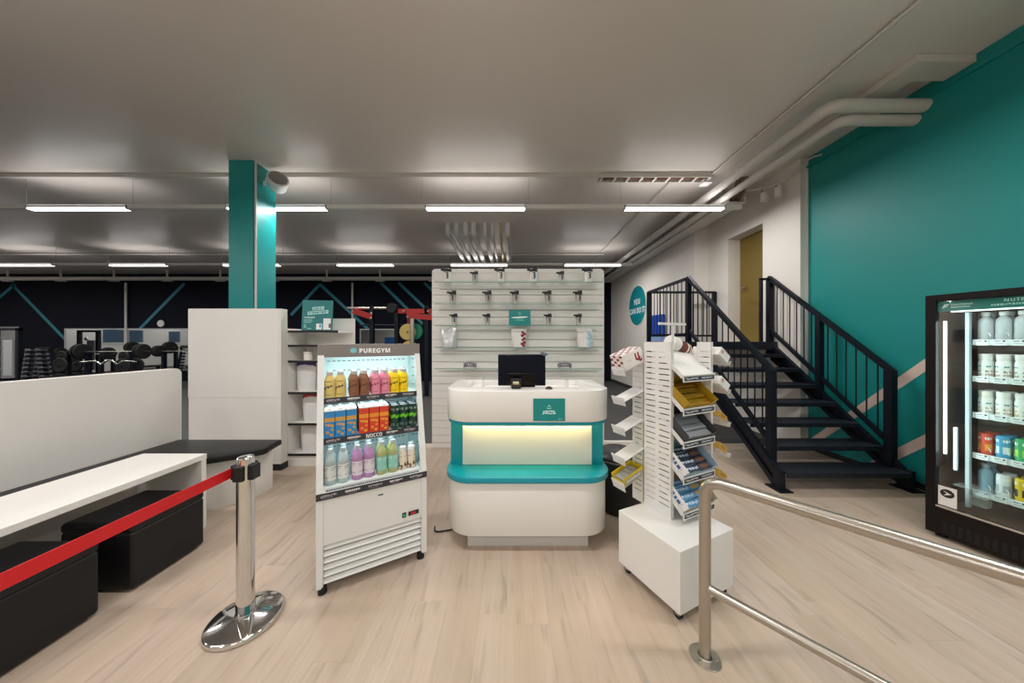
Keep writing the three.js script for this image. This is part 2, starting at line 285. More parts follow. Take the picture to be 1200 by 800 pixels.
// ------------------------------------------------------------------ staircase
{
  const st = thing('staircase', 'black steel open-riser staircase with balustrades beside the teal wall', 'staircase');
  const b = mat.blackMetal, RISE = 0.181, GO = 0.222, D0 = 2.87, XL = 2.62, XR = 3.88, LAND = 8 * RISE;
  const perf = speck(64, 64, (u, v) => { const q = Math.hypot((u * 2 % 1) - 0.5, (v * 2 % 1) - 0.5) < 0.26 ? 60 : 200; return [q, q, q]; }); perf.repeat.set(24, 6);
  const tread = M(0x1a202c, 0.45, { bumpMap: perf, bumpScale: 0.004 });
  for (let n = 1; n < 8; n++) {
    const d = D0 + GO * (n - 1), y = RISE * n;
    mesh('tread', [D(XL + 0.03, XR - 0.03, y - 0.012, y, d, d + 0.27), D(XL + 0.03, XR - 0.03, y - 0.045, y - 0.012, d, d + 0.012), D(XL + 0.03, XR - 0.03, y - 0.045, y - 0.012, d + 0.258, d + 0.27)], tread, st);
  }
  mesh('landing', [D(XL - 0.03, 3.91, LAND - 0.02, LAND, 4.4, 5.75), D(XL - 0.03, 3.91, LAND - 0.12, LAND - 0.02, 4.4, 4.44)], tread, st);
  mesh('landing_beam', D(XL - 0.03, XL + 0.02, LAND - 0.14, LAND - 0.02, 4.44, 5.75), b, st);
  const slope = RISE / GO;
  for (const x of [XL, XR]) {
    const a = V(x, 0.14, -(D0 + 0.06)), e = V(x, 0.14 + slope * 1.52, -(D0 + 0.06 + 1.52)), dn = V(0, -0.17, 0);
    mesh('stringer', [bar(a, e, 0.05, 0.06), bar(a.clone().add(dn).setY(0.02), e.clone().add(dn), 0.05, 0.05), D(x - 0.028, x + 0.028, 0, 0.19, D0 + 0.02, D0 + 0.1)], b, st);
    mesh('web', bar(a.clone().add(V(0, -0.085, 0)), e.clone().add(V(0, -0.085, 0)), 0.012, 0.14), b, st);
    mesh('foot_plate', D(x - 0.06, x + 0.07, 0, 0.012, D0 - 0.02, D0 + 0.16), b, st);
  }
  // flight balustrades
  const hand = d => 1.155 + (2.4 - 1.155) / (4.48 - 3.05) * (d - 3.05);
  for (const x of [2.65, 3.87]) {
    mesh('handrail', bar(V(x, hand(3.03), -3.03), V(x, hand(4.5), -4.5), 0.05, 0.045), b, st);
    mesh('bottom_rail', bar(V(x, hand(3.05) - 0.75, -3.05), V(x, hand(4.46) - 0.75 - 0.02, -4.46), 0.035, 0.04), b, st);
    mesh('post', D(x - 0.03, x + 0.03, 0.12, hand(3.05), 3.02, 3.09), b, st);
    mesh('post', D(x - 0.03, x + 0.03, LAND - 0.2, 2.4, 4.45, 4.52), b, st);
    if (x > 3) { mesh('post', D(x - 0.03, x + 0.03, 0.75, hand(3.76), 3.73, 3.79), b, st); }
    for (let k = 1; k < 14; k++) { const d = 3.06 + k * 0.1; if (x > 3 && Math.abs(d - 3.76) < 0.04) continue; mesh('baluster', rod(V(x, hand(d) - 0.75, -d), V(x, hand(d), -d), 0.007, 6), b, st); }
  }
  mesh('end_frame', [D(3.72, 3.87, 2.37, 2.4, 4.46, 4.5), D(3.72, 3.75, 1.45, 2.4, 4.46, 4.5)], b, st);
  // landing balustrade
  const rail = (p, q, n) => {
    mesh('landing_rail', bar(V(p.x, 2.39, p.z), V(q.x, 2.39, q.z), 0.045, 0.04), b, st); mesh('landing_bottom_rail', bar(V(p.x, 1.56, p.z), V(q.x, 1.56, q.z), 0.035, 0.035), b, st);
    for (let k = 1; k < n; k++) { const x = p.x + (q.x - p.x) * k / n, z = p.z + (q.z - p.z) * k / n; mesh('baluster', rod(V(x, 1.56, z), V(x, 2.39, z), 0.007, 6), b, st); }
  };
  rail(V(2.62, 0, -4.5), V(2.62, 0, -5.72), 11); rail(V(2.62, 0, -5.72), V(3.88, 0, -5.72), 12);
  mesh('post', D(2.59, 2.65, LAND - 0.02, 2.4, 5.69, 5.75), b, st); mesh('post', D(3.84, 3.9, LAND - 0.02, 2.4, 5.69, 5.75), b, st);
  for (const [x, d] of [[2.62, 5.7], [3.58, 5.7]]) mesh('support_leg', [D(x - 0.03, x + 0.03, 0, LAND - 0.02, d - 0.03, d + 0.03)], b, st);
}

// ------------------------------------------------------------------ wall sign and wall box by the stairs
{
  const s = thing('wall_sign', 'round teal wall sign with white lettering', 'sign', [3.65, 2.49, -8.69], -Math.PI / 2);
  const t = canvas(512, 512, (x) => { x.fillStyle = '#0a868f'; x.fillRect(0, 0, 512, 512); x.fillStyle = '#fff'; x.textAlign = 'center'; x.font = 'bold 100px sans-serif'; x.fillText('YOU', 256, 240); x.fillText('CAN DO IT', 256, 356, 470); });
  mesh('disc', new THREE.CylinderGeometry(0.6, 0.6, 0.012, 48), mat.white, s, [0, 0, 0.006], [Math.PI / 2, 0, 0]);
  mesh('print', new THREE.CircleGeometry(0.57, 48), M(0xffffff, 0.5, { map: t }), s, [0, 0, 0.0135]);
  const b = thing('wall_cabinet', 'blue wall cabinet seen through the landing balusters', 'cabinet', [3.65, 1.5, -7.4], -Math.PI / 2);
  mesh('body', rbx(-0.28, 0.28, 0.12, 0.6, 0, 0.12, 0.01), M(0x2a56b8, 0.5), b); mesh('lower_panel', rbx(-0.28, 0.28, -0.1, 0.12, 0, 0.11, 0.01), M(0x8fa9d8, 0.5), b);
  for (const x of [-0.1, 0.1]) mesh('rib', bx(x - 0.012, x + 0.012, 0.13, 0.59, 0.12, 0.135), M(0x2a56b8, 0.5), b);
}

// ------------------------------------------------------------------ reception desk
{
  const dk = thing('reception_desk', 'white reception desk with rounded front corners and teal recess', 'desk');
  const X0 = -0.475, X1 = 0.7, F = 2.03, B = 2.65, R = 0.2;
  mesh('lower_body', plan(roundRect(X0 + 0.01, X1 - 0.01, F + 0.01, B, [R, R, 0.02, 0.02]), 0.118, 0.367, 0.004), mat.whiteGloss, dk);
  mesh('plinth', D(X0 + 0.16, X1 - 0.16, 0, 0.118, F + 0.09, B - 0.06), M(0xc9c6c2, 0.5), dk);
  mesh('shelf', plan(roundRect(X0 - 0.006, X1 + 0.006, F - 0.006, B + 0.004, [R, R, 0.02, 0.02]), 0.485, 0.04, 0.004), mat.tealGloss, dk);
  mesh('recess_core', D(X0 + 0.015, X1 - 0.015, 0.525, 0.874, 2.25, B), mat.tealGloss, dk);
  mesh('recess_panel', RD(-0.37, 0.598, 0.528, 0.868, 2.236, 2.25, 0.002), mat.whiteGloss, dk);
  mesh('teal_band', plan(roundRect(X0 + 0.006, X1 - 0.006, F + 0.006, B, [R, R, 0.02, 0.02]), 0.874, 0.026, 0.002), mat.tealGloss, dk);
  const ring = roundRect(X0, X1, F, B, [R, R, 0.03, 0.03]), hole = new THREE.Path([[-0.33, 2.21], [0.555, 2.21], [0.555, 2.6], [-0.33, 2.6]].map(([x, y]) => new THREE.Vector2(x, y)));
  ring.holes.push(hole);
  mesh('counter', plan(ring, 0.9, 0.213, 0.004), mat.whiteGloss, dk);
  mesh('worktop', D(-0.335, 0.56, 1.05, 1.075, 2.2, 2.61), mat.white, dk);
  // warm strip under the overhang
  mesh('light_strip', D(-0.365, 0.593, 0.868, 0.874, 2.195, 2.21), M(0xffffff, 0.5, { emissive: new THREE.Color(1, 0.78, 0.32), emissiveIntensity: 1.2 }), dk);
  const l = new THREE.RectAreaLight(new THREE.Color(1, 0.76, 0.3), 34, 0.95, 0.012); l.position.set(0.114, 0.864, -2.206); l.lookAt(0.114, 0.83, -2.24); scene.add(l);
  // teal notice on the front
  const sg = thing('notice', 'small teal notice with white print on the desk front', 'sign', [0.252, 0.985, -2.03]);
  mesh('sheet', bx(-0.108, 0.108, -0.075, 0.078, 0, 0.004), mat.teal, sg);
  mesh('print', new THREE.PlaneGeometry(0.214, 0.15).translate(0, 0.0015, 0.0045), print(428, 300, '#098684', (x) => {
    x.strokeStyle = '#dff'; x.lineWidth = 5; x.beginPath(); x.moveTo(190, 118); x.lineTo(214, 84); x.lineTo(238, 118); x.stroke(); smudge(x, 186, 126, 56, 10, '#cfe'); smudge(x, 134, 160, 160, 18, '#eff'); smudge(x, 124, 188, 180, 18, '#eff'); smudge(x, 340, 270, 60, 9, '#bde');
  }), sg);
  // till screen
  const m = thing('till_screen', 'black touch screen till on the desk with its back to the room', 'monitor', [0.075, 1.113, -2.17]);
  mesh('base', rbx(-0.08, 0.1, -0.038, 0.035, -0.16, -0.08, 0.01), mat.blackGloss, m);
  mesh('stand', rbx(-0.05, 0.07, 0.0, 0.09, -0.14, -0.095, 0.01), mat.blackGloss, m);
  mesh('screen', rbx(-0.182, 0.182, 0.005, 0.245, -0.15, -0.11, 0.008), M(0x05081a, 0.12, { specularIntensity: 0.45 }), m, null, [-0.06, 0, 0]);
  mesh('rear_cover', rbx(-0.12, 0.12, 0.008, 0.1, -0.12, -0.082, 0.01), mat.blackGloss, m);
  mesh('edge_highlight', bx(-0.15, 0.13, 0.2452, 0.2482, -0.135, -0.122), mat.silver, m, null, [-0.06, 0, 0]);  // silver strip set on as a painted highlight along the screen top
  mesh('webcam', [new THREE.SphereGeometry(0.016, 14, 10).scale(1.5, 0.8, 1).translate(0.175, 0.238, -0.125), rbx(0.145, 0.172, 0.235, 0.256, -0.15, -0.115, 0.005)], M(0x5b6674, 0.3), m);
  const c = thing('card_terminal', 'small black card terminal with paper slip before the till screen', 'card terminal', [0.03, 1.113, -2.13]);
  mesh('body', rbx(-0.034, 0.034, 0, 0.03, -0.05, 0.02, 0.008), mat.black, c); mesh('cradle', rbx(-0.038, 0.038, 0, 0.068, -0.06, -0.045, 0.006), mat.black, c);
  mesh('paper_slip', bx(-0.024, 0.02, 0.03, 0.046, -0.044, -0.042), M(0xe9e4cf, 0.7), c); mesh('keypad', bx(-0.02, 0.022, 0.03, 0.033, -0.03, 0.01), M(0xb59a3a, 0.6), c);
  one('computer_mouse', new THREE.SphereGeometry(0.026, 18, 12, 0, Math.PI * 2, 0, Math.PI / 2).scale(1, 0.75, 0.7), M(0x2a0f12, 0.35), 'small dark red mouse lying on the desk ledge', 'mouse', [0.262, 1.113, -2.12]);
  for (const x of [-0.235, 0.452]) one('acrylic_divider', bx(-0.002, 0.002, 0, 0.075, -0.16, 0), mat.clear, x < 0 ? 'small clear acrylic divider on the worktop beside the screen rear' : 'small clear acrylic divider on the worktop beside the mouse', 'divider', [x, 1.075, -2.4]);
  // black pedal bin beside the desk
  const bin = thing('waste_bin', 'black waste bin between the reception desk and the bar display', 'bin', [0.93, 0, -2.62]);
  mesh('body', lathe([[0, 0.0], [0.16, 0], [0.185, 0.03], [0.2, 0.44], [0.19, 0.45], [0, 0.45]], 28), mat.black, bin);
  mesh('lid', lathe([[0.2, 0.45], [0.208, 0.455], [0.205, 0.475], [0.13, 0.51], [0, 0.515]], 28), M(0x1a1b1e, 0.4), bin); mesh('rim', new THREE.TorusGeometry(0.2, 0.008, 8, 32), mat.grey, bin, [0, 0.45, 0], [Math.PI / 2, 0, 0]);
}

// ------------------------------------------------------------------ slatwall display and its goods
{
  const w = thing('slatwall_display', 'tall white slatwall display with glass shelves behind the desk', 'display wall');
  const X0 = -1.09, X1 = 1.253, TOP = 2.436;
  mesh('backing', sheet(roundRect(X0, X1, 0.0, TOP, [0, 0, 0.1, 0.1]), 0.06, 0.003), mat.white, w, [0, 0, -4.13]);
  const gs = RD(X0 + 0.002, X1 - 0.002, 0, 0.0965, 0, 0.014, 0.002, 1);
  for (let k = 0; k < 23; k++) mesh('slat', gs, mat.white, w, [0, 0.08 + k * 0.1, -4.057]);
  mesh('slat', sheet(roundRect(X0 + 0.002, X1 - 0.002, 2.38, TOP, [0, 0, 0.055, 0.055]), 0.014, 0.002), mat.white, w, [0, 0, -4.071]);
  const ys = [2.21, 1.932, 1.656, 1.378, 1.108];
  for (const y of ys) {
    const s = mesh('glass_shelf', D(-0.985, 1.155, y - 0.008, y, 3.8, 4.05), mat.shelfGlass, w);
    mesh('polished_edge', D(-0.985, 1.155, y - 0.008, y, 3.796, 3.8), mat.glassEdge, s);
    mesh('support_rail', D(-0.985, 1.155, y - 0.05, y - 0.009, 4.03, 4.058), mat.whiteMetal, s);
  }
  // shakers: clear body, black print, black flip lid
  const bodyG = lathe([[0, 0], [0.034, 0], [0.036, 0.006], [0.044, 0.13], [0.044, 0.135]], 24), frost = M(0xe6e4e1, 0.25, { transmission: 0.6, thickness: 0 });
  const lidG = merge([lathe([[0.046, 0.13], [0.047, 0.155], [0.042, 0.165], [0.02, 0.172], [0, 0.172]], 20), rbx(-0.075, -0.005, 0.15, 0.172, -0.018, 0.018, 0.005), rbx(-0.01, 0.045, 0.16, 0.185, -0.02, 0.02, 0.006)]);
  const markG = merge([[-0.016, 0.018, 0.112, 0.122], [0.006, 0.018, 0.09, 0.112], [-0.008, 0.018, 0.084, 0.094], [0.006, 0.018, 0.062, 0.084], [-0.008, 0.016, 0.054, 0.064]].map(([p, q, e, f]) => bx(p, q, e, f, 0.036, 0.0455)));
  const mk = (x, y, d, sc, lab, grp, mt = frost) => {
    const t = thing('shaker_bottle', lab, 'shaker bottle', [x, y, -d], 0, grp); t.scale.setScalar(sc);
    mesh('body', bodyG, mt, t); mesh('lid', lidG, mat.black, t); mesh('print', markG, mat.black, t);
  };
  [[-0.847, 1], [-0.487, 0], [-0.148, 1], [0.283, 1], [0.646, 0], [1.003, 1]].forEach(([x, tall]) => mk(x, ys[0], 3.92, tall ? 1.13 : 0.88, tall ? 'tall white shaker bottle with black lid on the topmost glass shelf' : 'short shaker bottle with black lid on the topmost glass shelf', tall ? 'tall shakers on the topmost glass shelf' : 'short shakers on the topmost glass shelf', tall ? M(0xe6e4e0, 0.4) : frost));
  [530.4, 571.8, 604, 642, 678].forEach(p => mk((p - 600) / 350 * 3.92, ys[1], 3.92, 1.0, 'clear shaker bottle with black lid on the second glass shelf', 'shakers on the second glass shelf'));
  [532.5, 571, 643, 678].forEach(p => mk((p - 600) / 350 * 3.92, ys[2], 3.92, 0.86, 'small clear shaker bottle with black lid on the shelf with the teal card', 'shakers on the shelf with the teal card'));
  const tc = thing('teal_card', 'teal display card with white swoosh on a glass shelf', 'card', [0.1, ys[2], -3.86]);
  mesh('card', bx(-0.14, 0.14, 0, 0.2, -0.004, 0), mat.teal, tc, null, [-0.05, 0, 0]);
  mesh('print', new THREE.PlaneGeometry(0.278, 0.198).translate(0, 0.1, 0.0006), print(300, 214, '#098684', (x) => { x.fillStyle = '#e8f6f5'; x.beginPath(); x.ellipse(150, 100, 118, 12, -0.04, 0, 7); x.fill(); x.strokeStyle = '#cfe9e7'; x.lineWidth = 4; x.beginPath(); x.arc(150, 48, 14, 0, 7); x.stroke(); smudge(x, 100, 126, 100, 8, '#a8dbd8'); smudge(x, 90, 142, 120, 6, '#a8dbd8'); }), tc, null, [-0.05, 0, 0]);
  mesh('foot', bx(-0.05, 0.05, 0, 0.004, -0.07, 0), mat.clear, tc);
  globalThis.pouch = (wd, ht, dp) => {   // stand-up bag: broad at the foot, flat at the seal
    const g = new THREE.BoxGeometry(wd, ht, dp, 10, 14, 6), p = g.attributes.position, v = V(0, 0, 0);
    for (let i = 0; i < p.count; i++) {
      v.fromBufferAttribute(p, i); const t = v.y / ht + 0.5, a = v.x / wd * 2, e = 1 - Math.pow(Math.abs(a), 4) * 0.7;
      const thick = (t < 0.78 ? 1 - 0.55 * (t / 0.78) ** 2 : 0.45 * (1 - (t - 0.78) / 0.22) + 0.05) * e;
      const k = 0.006 * noise.noise(v.x * 22 + wd * 50, v.y * 18, v.z * 9 + 3);
      p.setXYZ(i, v.x * (0.86 + 0.14 * Math.min(1, t * 1.4)), v.y + ht / 2, v.z * Math.max(thick, 0.04) + k * Math.min(t * 4, 1));
    }
    g.computeVertexNormals(); return g;
  };
  const bag = (x, lab, mt, spots, smt) => {
    const b = thing('protein_bag', lab, 'bag', [x, ys[3], -3.93]); mesh('bag', pouch(0.2, 0.255, 0.1), mt, b);
    if (spots) mesh('printed_spots', spots.map(([sx, sy, r]) => new THREE.SphereGeometry(r, 10, 6).scale(1, 0.9, 0.25).translate(sx, sy, 0.05 - 0.11 * sy)), smt, b);
  };
  bag(-0.83, 'silver white protein bag with shiny crease on a glass shelf', M(0xd6d6d8, 0.25, { metalness: 0.25 }));
  bag(0.09, 'white protein bag with red spots under the teal card', mat.white, [[0.05, 0.19, 0.02], [0.075, 0.17, 0.018], [0.045, 0.15, 0.022], [0.07, 0.11, 0.02], [0.045, 0.09, 0.02], [0.07, 0.06, 0.02], [0.04, 0.04, 0.024], [0.06, 0.02, 0.02]], M(0x8d1530, 0.5));
  bag(0.955, 'white protein bag with pale blue print on a glass shelf', mat.white, [[0.05, 0.18, 0.03], [0.07, 0.14, 0.03], [0.04, 0.11, 0.03], [0.06, 0.06, 0.035], [0.05, 0.03, 0.03]], M(0xa9ccd8, 0.5));
  for (const [x, lab] of [[-0.55, 'crumpled grey ribbon bow on the lowest glass shelf behind the till screen back'], [0.69, 'crumpled grey ribbon bow on the lowest glass shelf, on the mouse side of the till']]) {
    const r = thing('ribbon_bow', lab, 'bow', [x, ys[4], -3.9]), m = M(0x9a94a0, 0.6);
    for (let k = 0; k < 7; k++) mesh('loop', new THREE.TorusGeometry(0.03, 0.009, 6, 14).scale(1, 0.8, 1.3), m, r, [-0.075 + k * 0.025, 0.031 + 0.012 * Math.sin(k / 6 * Math.PI), (k % 2) * 0.02], [0, k * 0.5 - 1.4, 0]);
  }
}

// ------------------------------------------------------------------ open drinks fridge
{
  const fr = thing('drinks_fridge', 'open front drinks fridge with grey header and louvred base', 'fridge', [-1.10, 0, -1.675], 0.5358);
  const W = 0.617, H = 1.432, dep = 0.52, sill = 0.585;
  const prof = new THREE.Shape([[0, 0.05], [0, sill], [-0.03, 0.75], [-0.2, 1.34], [-0.215, H], [-dep, H], [-dep, 0.05]].map(([z, y]) => new THREE.Vector2(z, y)));
  const side = (x0) => new THREE.ExtrudeGeometry(prof, { depth: 0.026, bevelEnabled: false }).rotateY(-Math.PI / 2).scale(1, 1, 1).translate(x0, 0, 0);
  // rotateY(-90deg): shape x -> z, extrusion -> -x
  mesh('side_panel', side(0.026), mat.whiteMetal, fr); mesh('side_panel', side(W), mat.whiteMetal, fr);
  for (const x of [0.0, W - 0.034]) mesh('front_upright', [bx(x, x + 0.034, 0.06, sill + 0.01, -0.03, 0.004), bar(V(x + 0.017, sill, -0.013), V(x + 0.017, 1.36, -0.205), 0.034, 0.034)], mat.whiteMetal, fr);
  mesh('side_mirror', new THREE.ExtrudeGeometry(new THREE.Shape([[-0.06, sill], [-0.23, 1.34], [-0.44, 1.34], [-0.44, sill]].map(([z, y]) => new THREE.Vector2(z, y))), { depth: 0.002, bevelEnabled: false }).rotateY(-Math.PI / 2).translate(W - 0.0265, 0, 0), M(0xd5e4e6, 0.06, { metalness: 0.9 }), fr, null);
  mesh('roof', bx(0, W, H - 0.03, H, -dep, -0.2), mat.whiteMetal, fr);
  mesh('header', rbx(-0.002, W + 0.002, 1.35, H + 0.002, -0.235, -0.195, 0.004), M(0x8d8582, 0.35, { metalness: 0.3 }), fr);
  mesh('header_print', new THREE.PlaneGeometry(0.6, 0.075).translate(W / 2, 1.392, -0.194), print(960, 120, '#837b78', (x) => { x.fillStyle = '#7cc9cf'; x.beginPath(); x.ellipse(300, 60, 30, 26, 0, 0, 7); x.fill(); x.fillStyle = '#fff'; x.font = 'bold 66px sans-serif'; x.textBaseline = 'middle'; x.fillText('PUREGYM', 350, 64, 360); }), fr);
  mesh('back_wall', new THREE.PlaneGeometry(W - 0.05, 0.78).translate(W / 2, 0.97, -0.44), print(512, 704, '#e6f3f4', (x) => { x.fillStyle = '#4a6a72'; for (let r = 0; r < 11; r++) for (let k = 0; k < 17; k++) x.fillRect(18 + k * 28, 40 + r * 60, 18, 5); }), fr);
  mesh('rear_cabinet', bx(0.02, W - 0.02, 0.06, H - 0.03, -dep + 0.002, -0.445), mat.whiteMetal, fr);
  mesh('front_panel', rbx(0.034, W - 0.034, 0.29, sill - 0.032, -0.025, 0.0, 0.002), mat.whiteMetal, fr);
  mesh('lower_core', [bx(0.03, W - 0.03, 0.055, 0.29, -0.44, -0.12), bx(0.03, W - 0.03, 0.29, 0.55, -0.44, -0.03)], mat.whiteMetal, fr);
  for (let k = 0; k < 6; k++) mesh('louvre', rbx(0.036, W - 0.036, -0.0145, 0.0145, -0.003, 0.003, 0.002), mat.whiteMetal, fr, [0, 0.08 + k * 0.0385, -0.014], [-0.7, 0, 0]);
  mesh('thermostat', bx(0.5, 0.565, 0.325, 0.35, 0, 0.004), mat.black, fr); mesh('display', bx(0.515, 0.545, 0.33, 0.345, 0.004, 0.005), M(0x5b0f18, 0.4, { emissive: 0x9c1526, emissiveIntensity: 0.5 }), fr);
  const sw = mesh('switch', bx(0.462, 0.486, 0.322, 0.352, 0, 0.004), mat.black, fr); mesh('rocker', bx(0.468, 0.48, 0.329, 0.345, 0.004, 0.007), M(0x0f7a4c, 0.4, { emissive: 0x0f8a50, emissiveIntensity: 0.4 }), sw);
  mesh('badge', bx(0.32, 0.35, 0.5, 0.507, 0, 0.002), mat.darkGrey, fr);
  for (const [x, z] of [[0.03, -0.04], [W - 0.03, -0.04], [0.03, -dep + 0.05], [W - 0.03, -dep + 0.05]]) mesh('foot', new THREE.CylinderGeometry(0.022, 0.024, 0.055, 14), mat.rubber, fr, [x, 0.0275, z]);
  // shelves and price strips
  const strip = (txt) => print(1024, 52, '#33323a', (x) => { for (let k = 0; k < 5; k++) { smudge(x, 30 + k * 205, 12, 130, 16, k % 2 ? '#e6e0de' : '#b5aeb0'); smudge(x, 40 + k * 205, 34, 90, 7, '#8d888c'); } if (txt) { x.fillStyle = '#33323a'; x.fillRect(400, 0, 240, 52); x.fillStyle = '#f2f2f2'; x.font = 'bold 50px sans-serif'; x.fillText(txt, 420, 45, 200); } });
  const white2 = M(0xeaf2f2, 0.4);
  for (const [y, zf, txt] of [[1.1, -0.135, ''], [0.868, -0.085, 'NOCCO']]) {
    const s = mesh('shelf', bx(0.03, W - 0.03, y - 0.012, y, -0.435, zf), white2, fr);
    mesh('price_strip', bx(0.03, W - 0.03, y - 0.03, y + 0.006, zf, zf + 0.004), mat.darkGrey, s); mesh('price_labels', new THREE.PlaneGeometry(W - 0.064, 0.034).translate(W / 2, y - 0.012, zf + 0.0045), strip(txt), s);
  }
  const deck = mesh('deck', bx(0.03, W - 0.03, 0.57, 0.6, -0.435, -0.03), white2, fr);
  mesh('price_strip', bx(0.0, W, 0.553, 0.59, 0.004, 0.009), mat.darkGrey, deck); mesh('price_labels', new THREE.PlaneGeometry(W - 0.01, 0.035).translate(W / 2, 0.5715, 0.0095), strip(''), deck);
  mesh('sill', bx(0.034, W - 0.034, 0.583, 0.592, -0.03, 0.003), white2, fr);
  for (let k = 0; k < 46; k++) mesh('air_grille_fin', bx(-0.0028, 0.0028, 0, 0.016, -0.012, 0.003), mat.whiteMetal, fr, [0.05 + k * 0.0115, 0.592, -0.012]);
  mesh('grille_gap_shade', bx(0.045, W - 0.045, 0.592, 0.5935, -0.024, -0.004), mat.black, fr);  // black strip laid in as painted shade in the gaps between the fins
  // the cool lamp under the roof
  mesh('lamp', rbx(0.05, W - 0.05, 1.352, 1.368, -0.275, -0.24, 0.005), M(0xffffff, 0.5, { emissive: new THREE.Color(0.75, 0.95, 1), emissiveIntensity: 2 }), fr);
  fr.updateMatrixWorld(true);
  const lamp = (x, y, z, tx, ty, tz, w, h, p) => { const l = new THREE.RectAreaLight(new THREE.Color(0.68, 0.94, 1), p, w, h); l.position.copy(fr.localToWorld(V(x, y, z))); l.lookAt(fr.localToWorld(V(tx, ty, tz))); scene.add(l); };
  lamp(W / 2, 1.349, -0.257, W / 2, 0.6, -0.33, 0.5, 0.03, 10);
  for (const y of [1.083, 0.851]) { const z = y > 1 ? -0.15 : -0.1; mesh('shelf_lamp', bx(0.06, W - 0.06, y + 0.001, y + 0.005, z - 0.016, z), M(0xffffff, 0.5, { emissive: new THREE.Color(0.75, 0.95, 1), emissiveIntensity: 1.5 }), fr); lamp(W / 2, y - 0.001, z - 0.008, W / 2, y - 0.4, z - 0.09, 0.5, 0.014, 9); }
  one('power_cord', tube([V(-0.6, 0.012, -2.32), V(-0.58, 0.008, -2.27), V(-0.5, 0.008, -2.28), V(-0.44, 0.008, -2.31), V(-0.4, 0.008, -2.4)], 0.006, 24, 6), mat.black, 'black power cord on the floor between fridge and desk', 'cord');

  // -------- goods in the fridge
  const put = (make, u0, y, d, lab, grp, cat, name) => { const u = Math.max(0.064, Math.min(0.552, u0)); const o = thing(name, lab, cat, [0, 0, 0], 0, grp); make(o); seat(o, fr, u, y, -d, 0, 0, 0); return o; };
  // milkshake bottles
  const shG = lathe([[0, 0], [0.026, 0], [0.029, 0.004], [0.029, 0.1], [0.025, 0.118], [0.016, 0.134], [0.0155, 0.14]], 20), capG = lathe([[0.017, 0.139], [0.0175, 0.158], [0.015, 0.161], [0, 0.161]], 16);
  const shake = (bg, ink) => { const m = print(256, 256, bg, (x) => { x.save(); x.translate(64, 140); x.rotate(-0.55); for (const q of [0, 128]) { x.fillStyle = ink; } x.restore(); for (const o of [-10, 118, 246]) { x.save(); x.translate(o, 150); x.rotate(-0.5); x.font = 'italic bold 46px serif'; x.fillStyle = ink; smudge(x, -46, -30, 92, 26, ink); x.restore(); smudge(x, o - 26, 66, 52, 8, ink); smudge(x, o - 22, 216, 44, 7, ink); } }); return m; };
  const flav = [['pale yellow', '#dcc273', '#3a3550', [0.064, 0.124]], ['brown', '#8a5a40', '#5c3526', [0.2, 0.259]], ['pink', '#e08aa0', '#9c3b58', [0.328, 0.387]], ['bright yellow', '#f2cf12', '#3f3a28', [0.448, 0.507]]];
  const capM = M(0xb9b2ae, 0.5);
  for (const [nm, bg, ink, px] of flav) {
    const bm = shake(bg, ink);
    for (const [row, d] of [[0, 0.185], [1, 0.25], [2, 0.315]]) for (const p of px) put(o => { mesh('body', shG, bm, o); mesh('cap', capG, capM, o); }, p, 1.1, d, nm + ' milkshake bottle in the ' + ['front', 'second', 'third'][row] + ' row, topmost fridge shelf', nm + ' milkshakes row ' + row, 'bottle', 'milkshake_bottle');
  }
  // cartons and cans
  const carton = (bg, a, b) => { const m = print(128, 256, bg, (x) => { x.fillStyle = a; x.fillRect(0, 60, 128, 40); x.beginPath(); x.ellipse(40, 200, 22, 14, 0, 0, 7); x.fill(); x.beginPath(); x.ellipse(96, 176, 20, 12, 0, 0, 7); x.fill(); smudge(x, 14, 118, 100, 26, b); x.fillStyle = b; x.beginPath(); x.ellipse(86, 226, 22, 12, 0, 0, 7); x.fill(); }); return m; };
  const cG = merge([rbx(-0.028, 0.028, 0, 0.162, -0.028, 0.028, 0.004)]), topG = merge([rbx(-0.0285, 0.0285, 0.16, 0.168, -0.0285, 0.0285, 0.002), rbx(-0.012, 0.012, 0.168, 0.176, -0.01, 0.014, 0.003)]);
  const canG = lathe([[0, 0], [0.022, 0], [0.028, 0.008], [0.028, 0.142], [0.023, 0.156]], 20), canTop = lathe([[0.024, 0.155], [0.0245, 0.159], [0.021, 0.157], [0, 0.157]], 20);
  const kinds = [['blue drink carton with orange print', carton('#2f86c4', '#c79a4a', '#e59a2a'), [0.063, 0.122, 0.181], 'c'], ['orange red drink carton', carton('#d6402a', '#e8932e', '#e8b030'), [0.25, 0.309, 0.368], 'c'], ['dark green drink can with bright green band', print(256, 256, '#123a2e', (x) => { for (let o = 0; o < 256; o += 64) { x.save(); x.translate(o + 32, 100); x.transform(1, -0.35, 0, 1, 0, 0); x.fillStyle = '#67c22c'; x.fillRect(-34, 0, 68, 34); x.restore(); smudge(x, o + 8, 30, 46, 26, '#8fa39c'); smudge(x, o + 12, 190, 40, 30, '#6f8880'); } }, 0.35), [0.438, 0.495, 0.552], 'n']];
  for (const [nm, m, px, k] of kinds) for (const [row, d] of [[0, 0.125], [1, 0.19], [2, 0.255]]) for (const p of px) put(o => { mesh('body', k === 'c' ? cG : canG, m, o); mesh('top', k === 'c' ? topG : canTop, k === 'c' ? mat.white : mat.silver, o); }, p, 0.868, d, nm + ' in the ' + ['front', 'second', 'third'][row] + ' row, middle fridge shelf', nm.split(' ')[0] + ' drinks row ' + row, k === 'c' ? 'carton' : 'can', k === 'c' ? 'drink_carton' : 'drink_can');
